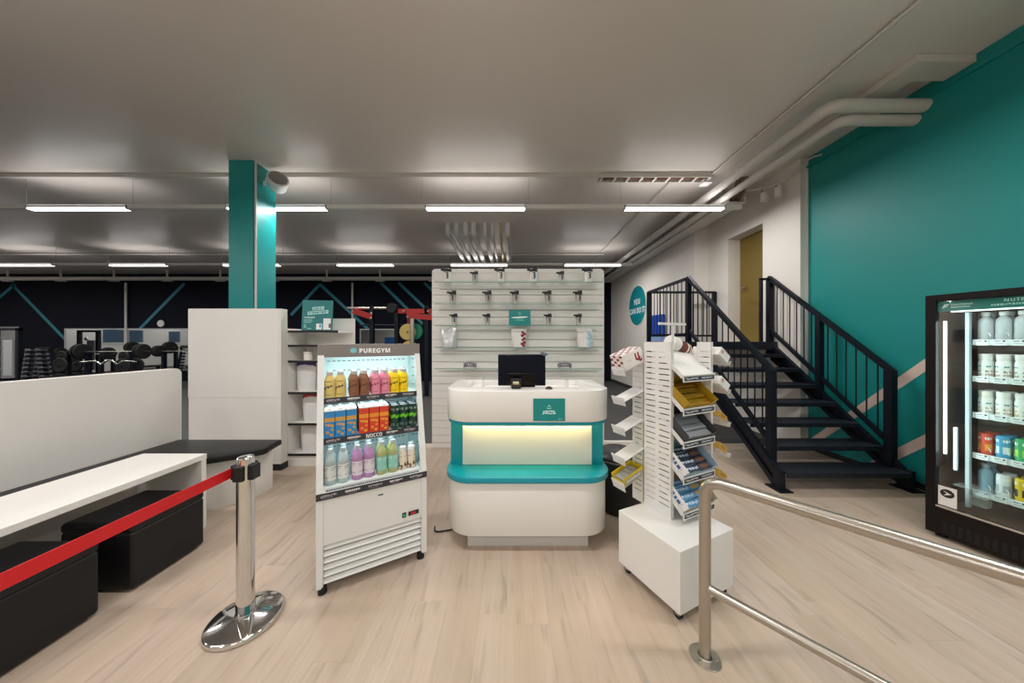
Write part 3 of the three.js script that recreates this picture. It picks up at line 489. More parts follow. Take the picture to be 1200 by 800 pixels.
  // water bottles
  const wG = lathe([[0, 0.002], [0.027, 0.002], [0.031, 0.008], [0.031, 0.13], [0.027, 0.15], [0.014, 0.178], [0.013, 0.185]], 20), wl = lathe([[0.0318, 0.03], [0.0318, 0.115]], 20), wc = lathe([[0.015, 0.184], [0.016, 0.206], [0.013, 0.209], [0, 0.209]], 14);
  const lab = (bg, ink) => print(256, 128, bg, (x) => { for (let o = 0; o < 256; o += 64) { smudge(x, o + 8, 16, 44, 8, ink); smudge(x, o + 8, 34, 36, 5, ink); smudge(x, o + 8, 96, 40, 5, ink); } });
  const liq = (c) => M(c, 0.12, { transmission: 0.55, thickness: 0 });
  const waters = [['clear', liq(0xe2ecec), lab('#dcdedb', '#6a6660'), [0.068, 0.136]], ['pink', liq(0xe6b4de), lab('#ded2dc', '#7a5a74'), [0.212, 0.28]], ['pale yellow', liq(0xdfe2a4), lab('#8fcabc', '#dfeee8'), [0.352, 0.42]]];
  for (const [nm, bm, lm, px] of waters) for (const [row, d] of [[0, 0.085], [1, 0.16]]) for (const p of px) put(o => { mesh('body', wG, bm, o); mesh('wrap_label', wl, lm, o); mesh('cap', wc, M(0xaeb4b4, 0.35), o); }, p, 0.6, d, row ? nm + ' vitamin water bottle in the second row on the fridge deck' : nm + ' vitamin water bottle in the front row on the fridge deck', nm + ' waters row ' + row, 'bottle', 'water_bottle');
  const sg = lathe([[0, 0], [0.024, 0], [0.027, 0.005], [0.027, 0.095], [0.02, 0.118], [0.0195, 0.124]], 18), sc = lathe([[0.021, 0.123], [0.0215, 0.146], [0.018, 0.148], [0, 0.148]], 14);
  const smallM = (bg, ink) => print(256, 256, bg, (x) => { for (const o of [0, 64, 128, 192]) { x.strokeStyle = ink; x.lineWidth = 16; x.beginPath(); x.arc(o + 34, 176, 20, 0.5, 4.2); x.stroke(); x.beginPath(); x.arc(o + 30, 216, 20, -2.6, 1.4); x.stroke(); smudge(x, o + 14, 70, 40, 8, '#8b6a52'); } });
  [[0.482, smallM('#e0d2bf', '#6f3a26'), 'small cream bottle with brown swirl on the fridge deck', 'cream swirl bottles'], [0.538, smallM('#e0d2bf', '#6f3a26'), 'small cream bottle with brown swirl on the fridge deck', 'cream swirl bottles'], [0.55, smallM('#e6e6e2', '#e0b84a'), 'small white bottle with yellow mark at the end of the fridge deck']].forEach(([p, m, l, g]) => put(o => { mesh('body', sg, m, o); mesh('cap', sc, mat.white, o); }, p, 0.6, p === 0.55 ? 0.16 : 0.09, l, g, 'bottle', 'small_bottle'));
}

// ------------------------------------------------------------------ wheeled bar display
{
  const rk = thing('bar_display', 'white slotted display tower on a wheeled box base', 'display stand', [0.854, 0, -1.515], 0.4363);
  const w = mat.whiteMetal;
  mesh('base_box', rbx(0, 0.455, 0.056, 0.381, -0.42, 0, 0.004), M(0xe6e4e1, 0.5), rk);
  for (const [x, z] of [[0.04, -0.04], [0.415, -0.04], [0.04, -0.38], [0.415, -0.38]]) { const c = mesh('caster', [bx(x - 0.014, x + 0.014, 0.02, 0.056, z - 0.012, z + 0.012)], mat.steel, rk); mesh('wheel', new THREE.CylinderGeometry(0.022, 0.022, 0.018, 16).rotateZ(Math.PI / 2), mat.rubber, c, [x, 0.022, z]); }
  // slotted uprights: two columns of slots cut through a sheet
  const slotted = (wd, y0, y1, cols) => {
    const s = new THREE.Shape([[0, y0], [wd, y0], [wd, y1], [0, y1]].map(a => new THREE.Vector2(...a)));
    for (let y = y0 + 0.07; y < y1 - 0.05; y += 0.0345) for (let c = 0; c < cols; c++) { const a = wd * (c + 0.14) / cols, b = wd * (c + 0.86) / cols; s.holes.push(new THREE.Path([[a, y], [b, y], [b, y + 0.0065], [a, y + 0.0065]].map(q => new THREE.Vector2(...q)))); }
    return new THREE.ExtrudeGeometry(s, { depth: 0.003, bevelEnabled: false });
  };
  const up = (x, t0, t1, y0, y1, cols) => mesh('slotted_upright', [slotted(t1 - t0, y0, y1, cols).rotateY(Math.PI / 2).translate(x, 0, -t0), bx(x, x + 0.02, y0, y1, -t0 - 0.003, -t0), bx(x, x + 0.02, y0, y1, -t1, -t1 + 0.003)], w, rk);
  up(0.2, 0.2, 0.4, 0.381, 1.447, 2); up(0.495, 0.15, 0.24, 0.381, 1.447, 1); up(0.205, 0.41, 0.5, 0.381, 1.4, 1);
  mesh('outrigger', bx(0.206, 0.226, 0.381, 0.4, -0.5, -0.38), w, rk);
  mesh('core_panel', bx(0.22, 0.495, 0.381, 1.36, -0.315, -0.305), w, rk);
  mesh('top_pole', [bx(0.21, 0.225, 1.44, 1.555, -0.21, -0.2), bx(0.1, 0.33, 1.548, 1.562, -0.212, -0.198)], w, rk);
  const strip = print(512, 64, '#2b2d3a', (x) => { smudge(x, 20, 18, 210, 26, '#d8d8de'); smudge(x, 290, 18, 190, 26, '#c4c6d2'); });
  const G = [];
  const frontY = [1.244, 1.05, 0.86, 0.654, 0.45];
  const tiltF = Math.atan2(0.146, 0.17), LEN = Math.hypot(0.146, 0.17);
  for (const y of frontY) {   // the tray lies in a tilted frame: local z from 0 (front) to -LEN (back)
    const s = mesh('front_shelf', [bx(0, 0.292, -0.004, 0, -LEN, 0), bx(0, 0.292, 0, 0.012, -0.004, 0), bx(0, 0.003, -0.012, 0.012, -LEN, 0)], w, rk, [0.203, y, -0.13], [tiltF, 0, 0]);
    mesh('price_channel', bx(0, 0.292, -0.03, 0.008, 0, 0.004), w, s, null, [-tiltF, 0, 0]); mesh('price_strip', new THREE.PlaneGeometry(0.275, 0.024).translate(0.146, -0.011, 0.0046), strip, s, null, [-tiltF, 0, 0]);
  }
  const leftY = [1.26, 1.07, 0.88, 0.69, 0.525], tiltB = 0.33;
  for (const y of leftY) {   // short trays on the outer face, falling away from the tower
    const s = mesh('outer_shelf', [bx(0, 0.19, -0.004, 0, -0.11, 0), bx(0, 0.004, 0, 0.022, -0.11, 0)], w, rk, [0.03, y, -0.4], [0, 0, tiltB]);
    mesh('price_channel', bx(-0.006, -0.002, -0.03, 0.014, -0.1, 0.004), M(0xd6d6d8, 0.3), s);
  }
  const rightY = [1.37, 1.19, 0.985, 0.79, 0.62];
  for (const y of rightY) { const s = mesh('side_shelf', [bx(0, 0.125, -0.003, 0, -0.2, 0), bx(0.122, 0.125, 0, 0.03, -0.2, 0)], M(0xe8e8e6, 0.2, { transmission: 0.5, thickness: 0 }), rk, [0.515, y, -0.11], [0, 0, -0.6]); mesh('shelf_bracket', bx(0, 0.02, -0.03, 0.005, -0.2, -0.1), w, s); }

  // goods: open cartons with bars
  const openBox = (lab, cat, bg, y, sideArt, grp) => {
    const o = thing('snack_carton', lab, cat, [0, 0, 0], 0, grp), m = M(bg, 0.45), n = m, Wd = 0.27, Ln = 0.2, Hh = 0.06;
    mesh('carton_base', bx(0, Wd, 0, 0.003, -Ln, 0), n, o); mesh('side_wall', bx(0, 0.003, 0, Hh, -Ln, 0), sideArt || m, o); mesh('side_wall', bx(Wd - 0.003, Wd, 0, Hh, -Ln, 0), m, o);
    mesh('rear_wall', bx(0, Wd, 0, Hh + 0.01, -Ln, -Ln + 0.003), m, o);
    const f = new THREE.Shape([[0, 0], [Wd, 0], [Wd, Hh * 0.9], [Wd * 0.86, Hh * 0.35], [Wd * 0.14, Hh * 0.35], [0, Hh * 0.9]].map(a => new THREE.Vector2(...a)));
    mesh('cut_front', new THREE.ExtrudeGeometry(f, { depth: 0.003, bevelEnabled: false }).translate(0, 0, -0.003), m, o);
    return seat(o, rk, 0.214, y + 0.004, -0.138, tiltF, 0, 0);
  };
  const barG = (() => { const g = new THREE.BoxGeometry(0.24, 0.022, 0.038, 14, 3, 4), p = g.attributes.position; for (let i = 0; i < p.count; i++) { const x = p.getX(i), t = Math.abs(x) / 0.12, e = t > 0.86 ? Math.max(0.08, 1 - (t - 0.86) / 0.12) : 1; p.setXYZ(i, x, p.getY(i) * e + 0.002 * noise.noise(x * 60, p.getZ(i) * 60, 1), p.getZ(i) * (t > 0.86 ? 1.06 : 1 - 0.06 * Math.cos(x * 20))); } g.computeVertexNormals(); return g; })();
  const bars = (box, n, m, lab, grp, h = 0.02) => { for (let k = 0; k < n; k++) { const b = one('snack_bar', barG, m, lab, 'bar', null, null, grp); seat(b, box, 0.135, h + 0.004 * (k % 2), -0.024 - k * 0.0415, -0.25 + 0.06 * (k % 3), 0.02 * (k % 2), 0); } };
  const b2 = openBox('open gold carton of gold wrapped bars on the tower front', 'carton', 0xa8861f, frontY[1]);
  bars(b2, 4, M(0xd0aa30, 0.22, { metalness: 0.85 }), 'gold wrapped bar in the gold carton', 'gold bars');
  const b3 = openBox('open dark carton of grey wrapped bars on the tower front', 'carton', 0x3a3a3c, frontY[2]);
  bars(b3, 4, M(0x9b9ea4, 0.35, { metalness: 0.3 }), 'grey wrapped bar in the dark carton', 'grey bars');
  const art = print(256, 96, '#e6e4e2', (x) => { x.fillStyle = '#b8432c'; x.beginPath(); x.arc(52, 46, 22, 0, 7); x.fill(); x.fillStyle = '#e6e4e2'; x.beginPath(); x.arc(56, 42, 10, 0, 7); x.fill(); x.fillStyle = '#3d5f94'; x.font = 'bold 44px sans-serif'; smudge(x, 100, 30, 110, 34, '#3d5f94'); });
  const barBlue = (a, c) => print(256, 64, a, (x) => { x.fillStyle = c; x.beginPath(); x.ellipse(190, 32, 44, 22, 0, 0, 7); x.fill(); smudge(x, 20, 16, 110, 26, '#cfdcec'); });
  const b4 = openBox('open white and blue carton of dark blue bars on the tower front', 'carton', 0x9fb8cc, frontY[3], art);
  bars(b4, 4, barBlue('#27364c', '#7a4c34'), 'dark blue wrapped bar in the white and blue carton', 'dark blue bars');
  const b5 = openBox('open white carton of light blue bars, lowest on the tower front', 'carton', 0xb8a98e, frontY[4], art);
  bars(b5, 4, barBlue('#4f8cba', '#c09a5c'), 'light blue wrapped bar in the lowest carton', 'light blue bars');
  // tub lying on the topmost shelf
  const tb = thing('protein_tub', 'white tub with brown label lying on the topmost tower shelf', 'tub');
  const tubG = lathe([[0, 0], [0.045, 0], [0.05, 0.006], [0.05, 0.1]], 24);
  mesh('tub_body', lathe([[0, 0.0], [0.046, 0], [0.05, 0.006], [0.05, 0.12]], 24), print(256, 128, '#6e2d1c', (x) => { x.fillStyle = '#e6ded6'; x.fillRect(0, 78, 256, 18); x.fillRect(0, 112, 256, 16); x.fillStyle = '#2a2a30'; x.fillRect(0, 0, 256, 14); smudge(x, 20, 40, 200, 20, '#4e1c10'); }), tb);
  mesh('tub_lid', lathe([[0.047, 0.12], [0.053, 0.122], [0.053, 0.2], [0.047, 0.206], [0, 0.206]], 24), mat.white, tb);
  seat(tb, rk, 0.49, 1.395, -0.31, 0, 0, 1.25); tb.scale.setScalar(0.85);
  // white cartons on the side shelves
  const boxArt = (bg, gold) => print(256, 128, bg, (x) => { if (gold) { smudge(x, 40, 30, 150, 40, '#8a5f1a'); x.strokeStyle = '#8a5f1a'; x.lineWidth = 8; x.beginPath(); x.arc(80, 80, 30, 0, 5); x.stroke(); } else { x.strokeStyle = '#b3242c'; x.lineWidth = 12; x.beginPath(); x.arc(52, 46, 24, 0, 6); x.stroke(); x.fillStyle = '#b3242c'; x.fillRect(44, 36, 18, 18); } });
  rightY.forEach((y, i) => {
    const g = i > 1, o = thing('side_carton', [ 'white carton with red ring, topmost on the tower side', 'white carton with red ring, second on the tower side', 'gold carton under the white cartons on the tower side', 'gold carton, fourth down on the tower side', 'gold carton, lowest on the tower side'][i], 'carton');
    const len = g ? 0.085 : 0.11, h = g ? 0.04 : 0.055;
    mesh('carton', rbx(0, len, 0, h, -0.18, 0, 0.002), M(g ? 0xc29a48 : 0xe4e2df, 0.45), o); mesh('print', new THREE.PlaneGeometry(len - 0.006, h - 0.006).translate(len / 2, h / 2, 0.0006), boxArt(g ? '#c29a48' : '#e4e2df', g), o);
    seat(o, rk, 0.519, y + 0.002, -0.118, 0, 0, -0.6);
  });
  // cartons on the outer shelves
  const rc = thing('printed_carton', 'white carton with dark red print on the topmost outer shelf', 'carton');
  mesh('carton', rbx(0, 0.17, 0, 0.1, -0.11, 0, 0.003), mat.white, rc);
  mesh('print', new THREE.PlaneGeometry(0.16, 0.094).translate(0.085, 0.05, 0.0006), print(272, 160, '#e6e3df', (x) => { x.strokeStyle = '#8d1a2a'; x.lineWidth = 24; x.lineCap = 'round'; x.beginPath(); x.moveTo(176, 40); x.lineTo(176, 84); x.arc(198, 84, 22, Math.PI, 0, true); x.lineTo(220, 40); x.stroke(); x.beginPath(); x.arc(236, 110, 18, 0.6, 4.6); x.stroke(); smudge(x, 40, 78, 70, 8, '#b9a6a2'); }), rc);
  const spots = (w, h) => print(128, 128, '#e0dad4', (x) => { x.fillStyle = '#7e1726'; for (let k = 0; k < 5; k++) for (let j = 0; j < 4; j++) if ((k + j) % 2) x.fillRect(j * 32, k * 26, 26, 21); });
  mesh('top_print', new THREE.PlaneGeometry(0.165, 0.105).rotateX(-Math.PI / 2).translate(0.085, 0.1006, -0.055), spots(), rc);
  mesh('end_print', new THREE.PlaneGeometry(0.105, 0.095).rotateY(-Math.PI / 2).translate(-0.0006, 0.05, -0.055), spots(), rc);
  seat(rc, rk, 0.036, leftY[0] + 0.004, -0.395, 0, 0, tiltB);
  const yb = thing('snack_carton', 'open yellow carton of grey bars on the lowest outer shelf', 'carton'), ym = M(0xd8bc1e, 0.5);
  mesh('carton_base', bx(0, 0.17, 0, 0.003, -0.11, 0), ym, yb); for (const z of [-0.11, -0.003]) mesh('side_wall', bx(0, 0.17, 0, 0.055, z, z + 0.003), ym, yb);
  mesh('rear_wall', bx(0.167, 0.17, 0, 0.06, -0.11, 0), ym, yb); mesh('cut_front', bx(0, 0.003, 0, 0.03, -0.11, 0), ym, yb);
  mesh('side_print', new THREE.PlaneGeometry(0.16, 0.045).translate(0.085, 0.027, 0.0006), print(256, 64, '#9b9a96', (x) => { x.fillStyle = '#d8bc1e'; x.fillRect(0, 0, 256, 14); smudge(x, 20, 26, 200, 20, '#d8d6d0'); }), yb);
  seat(yb, rk, 0.036, leftY[4] + 0.004, -0.395, 0, 0, tiltB);
  const greyBar = M(0xa9a8a4, 0.4, { metalness: 0.3 });
  for (let k = 0; k < 4; k++) { const b = one('snack_bar', barG, greyBar, 'grey wrapped bar in the yellow carton', 'bar', null, null, 'bars in the yellow carton'); seat(b, yb, 0.025 + k * 0.037, 0.026, -0.055, 0, Math.PI / 2, 0); b.scale.set(0.42, 0.8, 0.9); }
}

// ------------------------------------------------------------------ vending machine
{
  const vm = thing('vending_machine', 'black glass-front vending machine against the teal wall', 'vending machine', [3.14, 0, -2.266], -1.3247);
  const W = 1.0, H = 1.795, dep = 0.6, bk = M(0x120c0c, 0.35, { specularIntensity: 0.5 }), brown = M(0x5a4138, 0.6);
  mesh('cabinet', [bx(0, W, 0.04, 0.2, -dep, -0.04), bx(0, W, H - 0.06, H, -dep, -0.04), bx(0, 0.03, 0.2, H - 0.06, -dep, -0.04), bx(W - 0.03, W, 0.2, H - 0.06, -dep, -0.04), bx(0, W, 0.2, H - 0.06, -dep, -dep + 0.03)], bk, vm);
  mesh('liner', [bx(0.03, W - 0.03, 0.2, H - 0.06, -dep + 0.03, -dep + 0.034), bx(0.03, 0.034, 0.2, H - 0.06, -dep + 0.03, -0.05), bx(0.03, W - 0.03, 0.2, 0.204, -dep + 0.03, -0.05)], brown, vm);
  mesh('door_frame', [rbx(0, 0.05, 0.03, H, -0.04, 0.012, 0.006), rbx(W - 0.16, W, 0.03, H, -0.04, 0.012, 0.006), rbx(0.04, W - 0.15, H - 0.05, H, -0.04, 0.01, 0.006), rbx(0.04, W - 0.15, 0.04, 0.235, -0.04, 0.01, 0.006)], bk, vm);
  for (let r = 0; r < 5; r++) mesh('vent_slot', merge([...Array(22)].map((_, k) => bx(0.08 + k * 0.034, 0.1 + k * 0.034, 0.062 + r * 0.016, 0.07 + r * 0.016, 0.0098, 0.0112))), mat.black, vm);
  mesh('glass_door', bx(0.05, W - 0.16, 0.235, H - 0.05, -0.012, -0.006), mat.glass, vm);
  mesh('door_strip', bx(0.05, W - 0.16, 0.232, 0.246, -0.004, 0.012), mat.chrome, vm);
  for (const [x, z] of [[0.05, -0.06], [W - 0.05, -0.06], [0.05, -dep + 0.06], [W - 0.05, -dep + 0.06]]) mesh('foot', new THREE.CylinderGeometry(0.025, 0.03, 0.04, 12), mat.rubber, vm, [x, 0.02, z]);
  const head = mesh('header_strip', bx(0.05, W - 0.16, 1.672, H - 0.05, -0.03, -0.016), mat.teal, vm);
  mesh('header_print', new THREE.PlaneGeometry(W - 0.22, 0.07).translate(0.05 + (W - 0.21) / 2, 1.708, -0.0155), print(1560, 140, '#0b7d78', (x) => {
    x.fillStyle = '#eef6f4'; x.beginPath(); x.moveTo(24, 100); x.lineTo(50, 40); x.lineTo(96, 40); x.lineTo(88, 58); x.lineTo(62, 58); x.lineTo(58, 68); x.lineTo(82, 68); x.lineTo(75, 86); x.lineTo(50, 86); x.lineTo(44, 100); x.fill();
    x.font = 'bold 36px sans-serif'; x.fillText('Functional', 104, 66); x.fillText('Nutrition', 104, 102); x.font = 'bold 58px sans-serif'; x.fillText('NUTRITION', 520, 62); smudge(x, 430, 84, 420, 24, '#cfe6e2'); }), head);
  mesh('lift_post', bx(0.128, 0.145, 0.25, 1.66, -0.16, -0.13), M(0xaeb8be, 0.35), vm);
  mesh('lamp_tube', rod(V(0.07, 0.62, -0.05), V(0.07, 1.6, -0.05), 0.008, 10), M(0xffffff, 0.4, { emissive: new THREE.Color(0.9, 0.97, 1), emissiveIntensity: 2.2 }), vm);
  mesh('lamp_tube', rod(V(W - 0.18, 0.62, -0.05), V(W - 0.18, 1.6, -0.05), 0.008, 10), M(0xffffff, 0.4, { emissive: new THREE.Color(0.9, 0.97, 1), emissiveIntensity: 2.2 }), vm);
  mesh('reflection_bar', rbx(0.085, 0.105, 0.5, 0.82, -0.12, -0.1, 0.008), M(0xdfe6ea, 0.25, { transmission: 0.4, thickness: 0 }), vm);  // slim pale bar shaped in place of a reflection in the glass
  mesh('tray_bracket', [bx(0.1, 0.26, 0.4, 0.408, -0.2, -0.06), bx(0.17, 0.24, 0.3, 0.36, -0.12, -0.06)], mat.clear, vm);
  const stc = mesh('sticker', bx(0.055, 0.138, 0.25, 0.39, -0.006, -0.004), mat.white, vm);
  mesh('sticker_print', new THREE.PlaneGeometry(0.08, 0.135).translate(0.0965, 0.32, -0.0035), print(200, 330, '#e9e4e0', (x) => { x.fillStyle = '#221c1a'; x.beginPath(); x.ellipse(100, 110, 80, 74, 0, 0, 7); x.fill(); x.fillStyle = '#e9e4e0'; x.beginPath(); x.moveTo(52, 70); x.lineTo(150, 112); x.lineTo(56, 158); x.lineTo(92, 112); x.fill(); }), stc);
  const lamp = (x, tx) => { const l = new THREE.RectAreaLight(new THREE.Color(0.92, 0.97, 1), 6.5, 0.03, 1.3); l.position.copy(vm.localToWorld(V(x, 1.0, -0.065))); l.lookAt(vm.localToWorld(V(tx, 1.0, -0.3))); scene.add(l); };
  vm.updateMatrixWorld(true); lamp(0.075, 0.5); lamp(W - 0.185, 0.5);
  const top = new THREE.RectAreaLight(new THREE.Color(0.92, 0.97, 1), 6, 0.7, 0.03); top.position.copy(vm.localToWorld(V(0.45, 1.662, -0.05))); top.lookAt(vm.localToWorld(V(0.45, 0.6, -0.25))); scene.add(top);
  mesh('lamp_strip', bx(0.1, 0.8, 1.664, 1.67, -0.065, -0.035), M(0xffffff, 0.4, { emissive: new THREE.Color(0.9, 0.97, 1), emissiveIntensity: 2 }), vm);
  // trays, coils, price tags, goods
  const rows = [1.452, 1.19, 0.93, 0.64, 0.375], nCol = 9, colX = k => 0.19 + k * 0.07;
  const coilG = (() => { const p = []; for (let i = 0; i <= 48; i++) { const a = i / 48 * 5 * Math.PI * 2; p.push(V(Math.cos(a) * 0.03, 0.034 + Math.sin(a) * 0.03, -0.3 * i / 48)); } return tube(p, 0.0022, 110, 4); })();
  const tagG = rbx(-0.026, 0.026, -0.03, 0.012, 0, 0.004, 0.002, 1), tagM = print(128, 96, '#eef0f2', (x) => { smudge(x, 12, 20, 60, 14, '#2b2f36'); smudge(x, 12, 56, 90, 10, '#8d9298'); x.fillStyle = '#22262c'; x.fillRect(88, 14, 26, 24); });
  const clearPlastic = M(0xe9edf0, 0.3);
  for (const y of rows) {
    const t = mesh('tray', [bx(0.15, 0.82, y - 0.012, y, -0.52, -0.16), bx(0.15, 0.82, y - 0.028, y + 0.012, -0.162, -0.156)], clearPlastic, vm);
    for (let k = 0; k < nCol; k++) { mesh('coil', coilG, mat.whiteMetal, t, [colX(k), y, -0.165]); mesh('price_tag', tagG, k % 1 ? clearPlastic : tagM, t, [colX(k), y, -0.156]); }
  }
  const bottleG = lathe([[0, 0], [0.028, 0], [0.032, 0.006], [0.032, 0.11], [0.029, 0.15], [0.014, 0.17], [0.0135, 0.18]], 18), bcap = lathe([[0.018, 0.176], [0.019, 0.2], [0.016, 0.203], [0, 0.203]], 14);
  const jarG = lathe([[0, 0], [0.027, 0], [0.031, 0.005], [0.031, 0.11], [0.026, 0.122], [0.026, 0.13]], 18), jcap = lathe([[0.028, 0.128], [0.029, 0.165], [0.026, 0.168], [0, 0.168]], 16), can2 = lathe([[0, 0], [0.024, 0], [0.03, 0.008], [0.03, 0.14], [0.026, 0.15], [0.0265, 0.154], [0.024, 0.152], [0, 0.152]], 18);
  const jar = (ink) => print(256, 128, '#ececea', (x) => { for (let o = 0; o < 256; o += 64) { smudge(x, o + 10, 76, 40, 12, ink); smudge(x, o + 10, 100, 44, 12, ink); smudge(x, o + 14, 44, 34, 10, '#2a8a88'); } });
  const wrap = (a, b) => print(256, 128, a, (x) => { for (let o = 0; o < 256; o += 64) { x.fillStyle = b; x.fillRect(o + 6, 60, 44, 40); smudge(x, o + 8, 20, 40, 16, '#f2f2f2'); } }, 0.35);
  const put = (name, lab, cat, grp, k, y, d, f) => { const o = thing(name, lab, cat, [0, 0, 0], 0, grp); f(o); seat(o, vm, colX(k), y + 0.003, -d); };
  const bM = M(0xe4e8ea, 0.15, { transmission: 0.45, thickness: 0 }), jb = jar('#a5735a'), jy = jar('#d8b24a'), jn = jar('#c9a08a');
  const cans = [['#e2533f', '#f0a030'], ['#3f9ec8', '#dfeaf0'], ['#3fae6c', '#a6dc4a'], ['#b06fc0', '#e8c0e0'], ['#e0b030', '#c05a20']].map(([a, b]) => wrap(a, b)), cn = ['orange red', 'light blue', 'green', 'violet', 'yellow'];
  const wcan = wrap('#dfe3e6', '#aab2b8'), ycan = wrap('#e6c018', '#2a2618');
  for (let k = 0; k < nCol; k++) for (const [r, d] of [[0, 0.2], [1, 0.275]]) {
    const sfx = r ? ', second row, vending machine' : ', front row, vending machine';
    put('water_bottle', 'clear flavoured water bottle on the topmost tray' + sfx, 'bottle', 'clear bottles row ' + r, k, rows[0], d, o => { mesh('body', bottleG, bM, o); mesh('cap', bcap, mat.white, o); });
    put('shake_jar', 'white shake jar with brown print on the second tray' + sfx, 'jar', 'second tray jars row ' + r, k, rows[1], d, o => { mesh('jar', jarG, jb, o); mesh('lid', jcap, mat.white, o); });
    const yel = k >= 2 && k < 5;
    put('shake_jar', (yel ? 'white shake jar with yellow print on the third tray' : 'white shake jar with pale brown print on the third tray') + sfx, 'jar', 'third tray jars ' + (yel ? 'yellow' : 'brown') + r, k, rows[2], d, o => { mesh('jar', jarG, yel ? jy : jn, o); mesh('lid', jcap, mat.white, o); });
    put('energy_can', cn[k % 5] + ' can on the fourth tray' + sfx, 'can', cn[k % 5] + ' cans row ' + r, k, rows[3], d, o => { mesh('can', can2, cans[k % 5], o); });
    if (k > 0) put('energy_can', (k === 2 || k === 3 ? 'yellow and black can' : 'white can') + ' on the lowest tray' + sfx, 'can', 'lowest tray cans ' + (k === 2 || k === 3 ? 'yellow' : 'white') + r, k, rows[4], d, o => { mesh('can', can2, k === 2 || k === 3 ? ycan : wcan, o); });
    else put('water_bottle', 'pale blue water bottle on the lowest tray' + sfx, 'bottle', 'pale blue bottle row ' + r, k, rows[4], d, o => { mesh('body', bottleG, M(0xa9cfe0, 0.15, { transmission: 0.5, thickness: 0 }), o); mesh('cap', bcap, M(0x9aa6ae, 0.4), o); });
  }
}

// ------------------------------------------------------------------ seating by the entrance
{
  const b = thing('banquette', 'white banquette with tall white back and black padded seat', 'bench');
  const backS = roundRect(0.35, 3.01, 0.0, 1.184, [0, 0, 0.06, 0]);
  mesh('back_panel', sheet(backS, 0.06, 0.004).rotateY(Math.PI / 2).translate(-3.385, 0, 0), M(0xe9e5e1, 0.35), b);
  const s = new THREE.Shape(); s.moveTo(-3.32, 0.35); s.lineTo(-2.92, 0.35); s.lineTo(-2.92, 2.42); s.lineTo(-2.62, 2.45); s.lineTo(-2.36, 2.62); s.absarc(-2.33, 2.74, 0.08, -0.4, 0.6); s.lineTo(-2.3, 2.98); s.lineTo(-3.32, 2.98); s.closePath();
  mesh('seat_cushion', plan(s, 0.42, 0.055, 0.012), mat.leather, b);
  const q = new THREE.Shape(); q.moveTo(-3.32, 0.35); q.lineTo(-2.95, 0.35); q.lineTo(-2.95, 2.5); q.lineTo(-2.66, 2.53); q.lineTo(-2.38, 2.72); q.lineTo(-2.38, 2.97); q.lineTo(-3.32, 2.97); q.closePath();
  mesh('seat_base', plan(q, 0, 0.42, 0.002), mat.white, b);
  const p = thing('partition', 'tall plain white partition beside the teal pillar', 'partition');
  mesh('panel', RD(-3.64, -2.6, 0.07, 1.82, 3.36, 3.46, 0.004), mat.white, p); mesh('skirting', D(-3.64, -2.596, 0, 0.07, 3.355, 3.465), mat.black, p);
  mesh('upper_panel', RD(-3.64, -2.62, 0.82, 1.815, 3.356, 3.36, 0.001), mat.white, p);
  const t = thing('low_table', 'long white low table before the banquette', 'table');
  mesh('tabletop', RD(-2.9, -2.4, 0.53, 0.57, 0.3, 2.35, 0.003), mat.white, t);
  for (const d of [2.31, 0.34]) mesh('end_panel', RD(-2.9, -2.4, 0, 0.53, d, d + 0.036, 0.003), mat.white, t);
  const pouf = (d0, d1, lab) => { const o = thing('cube_pouf', lab, 'pouf', [-2.4, 0, -(d0 + d1) / 2]); mesh('body', rbx(-0.21, 0.21, 0.015, 0.345, -(d1 - d0) / 2, (d1 - d0) / 2, 0.02, 3), mat.leather, o); mesh('seat_pad', rbx(-0.212, 0.212, 0.335, 0.398, -(d1 - d0) / 2 - 0.002, (d1 - d0) / 2 + 0.002, 0.024, 3), mat.leather, o); mesh('glide', bx(-0.18, 0.18, 0, 0.015, -(d1 - d0) / 2 + 0.03, (d1 - d0) / 2 - 0.03), mat.rubber, o); };
  pouf(1.72, 2.13, 'black padded cube seat at the end of the low table, next to the corner bench'); pouf(1.17, 1.59, 'black padded cube seat farther from the corner bench, under the low table');
}

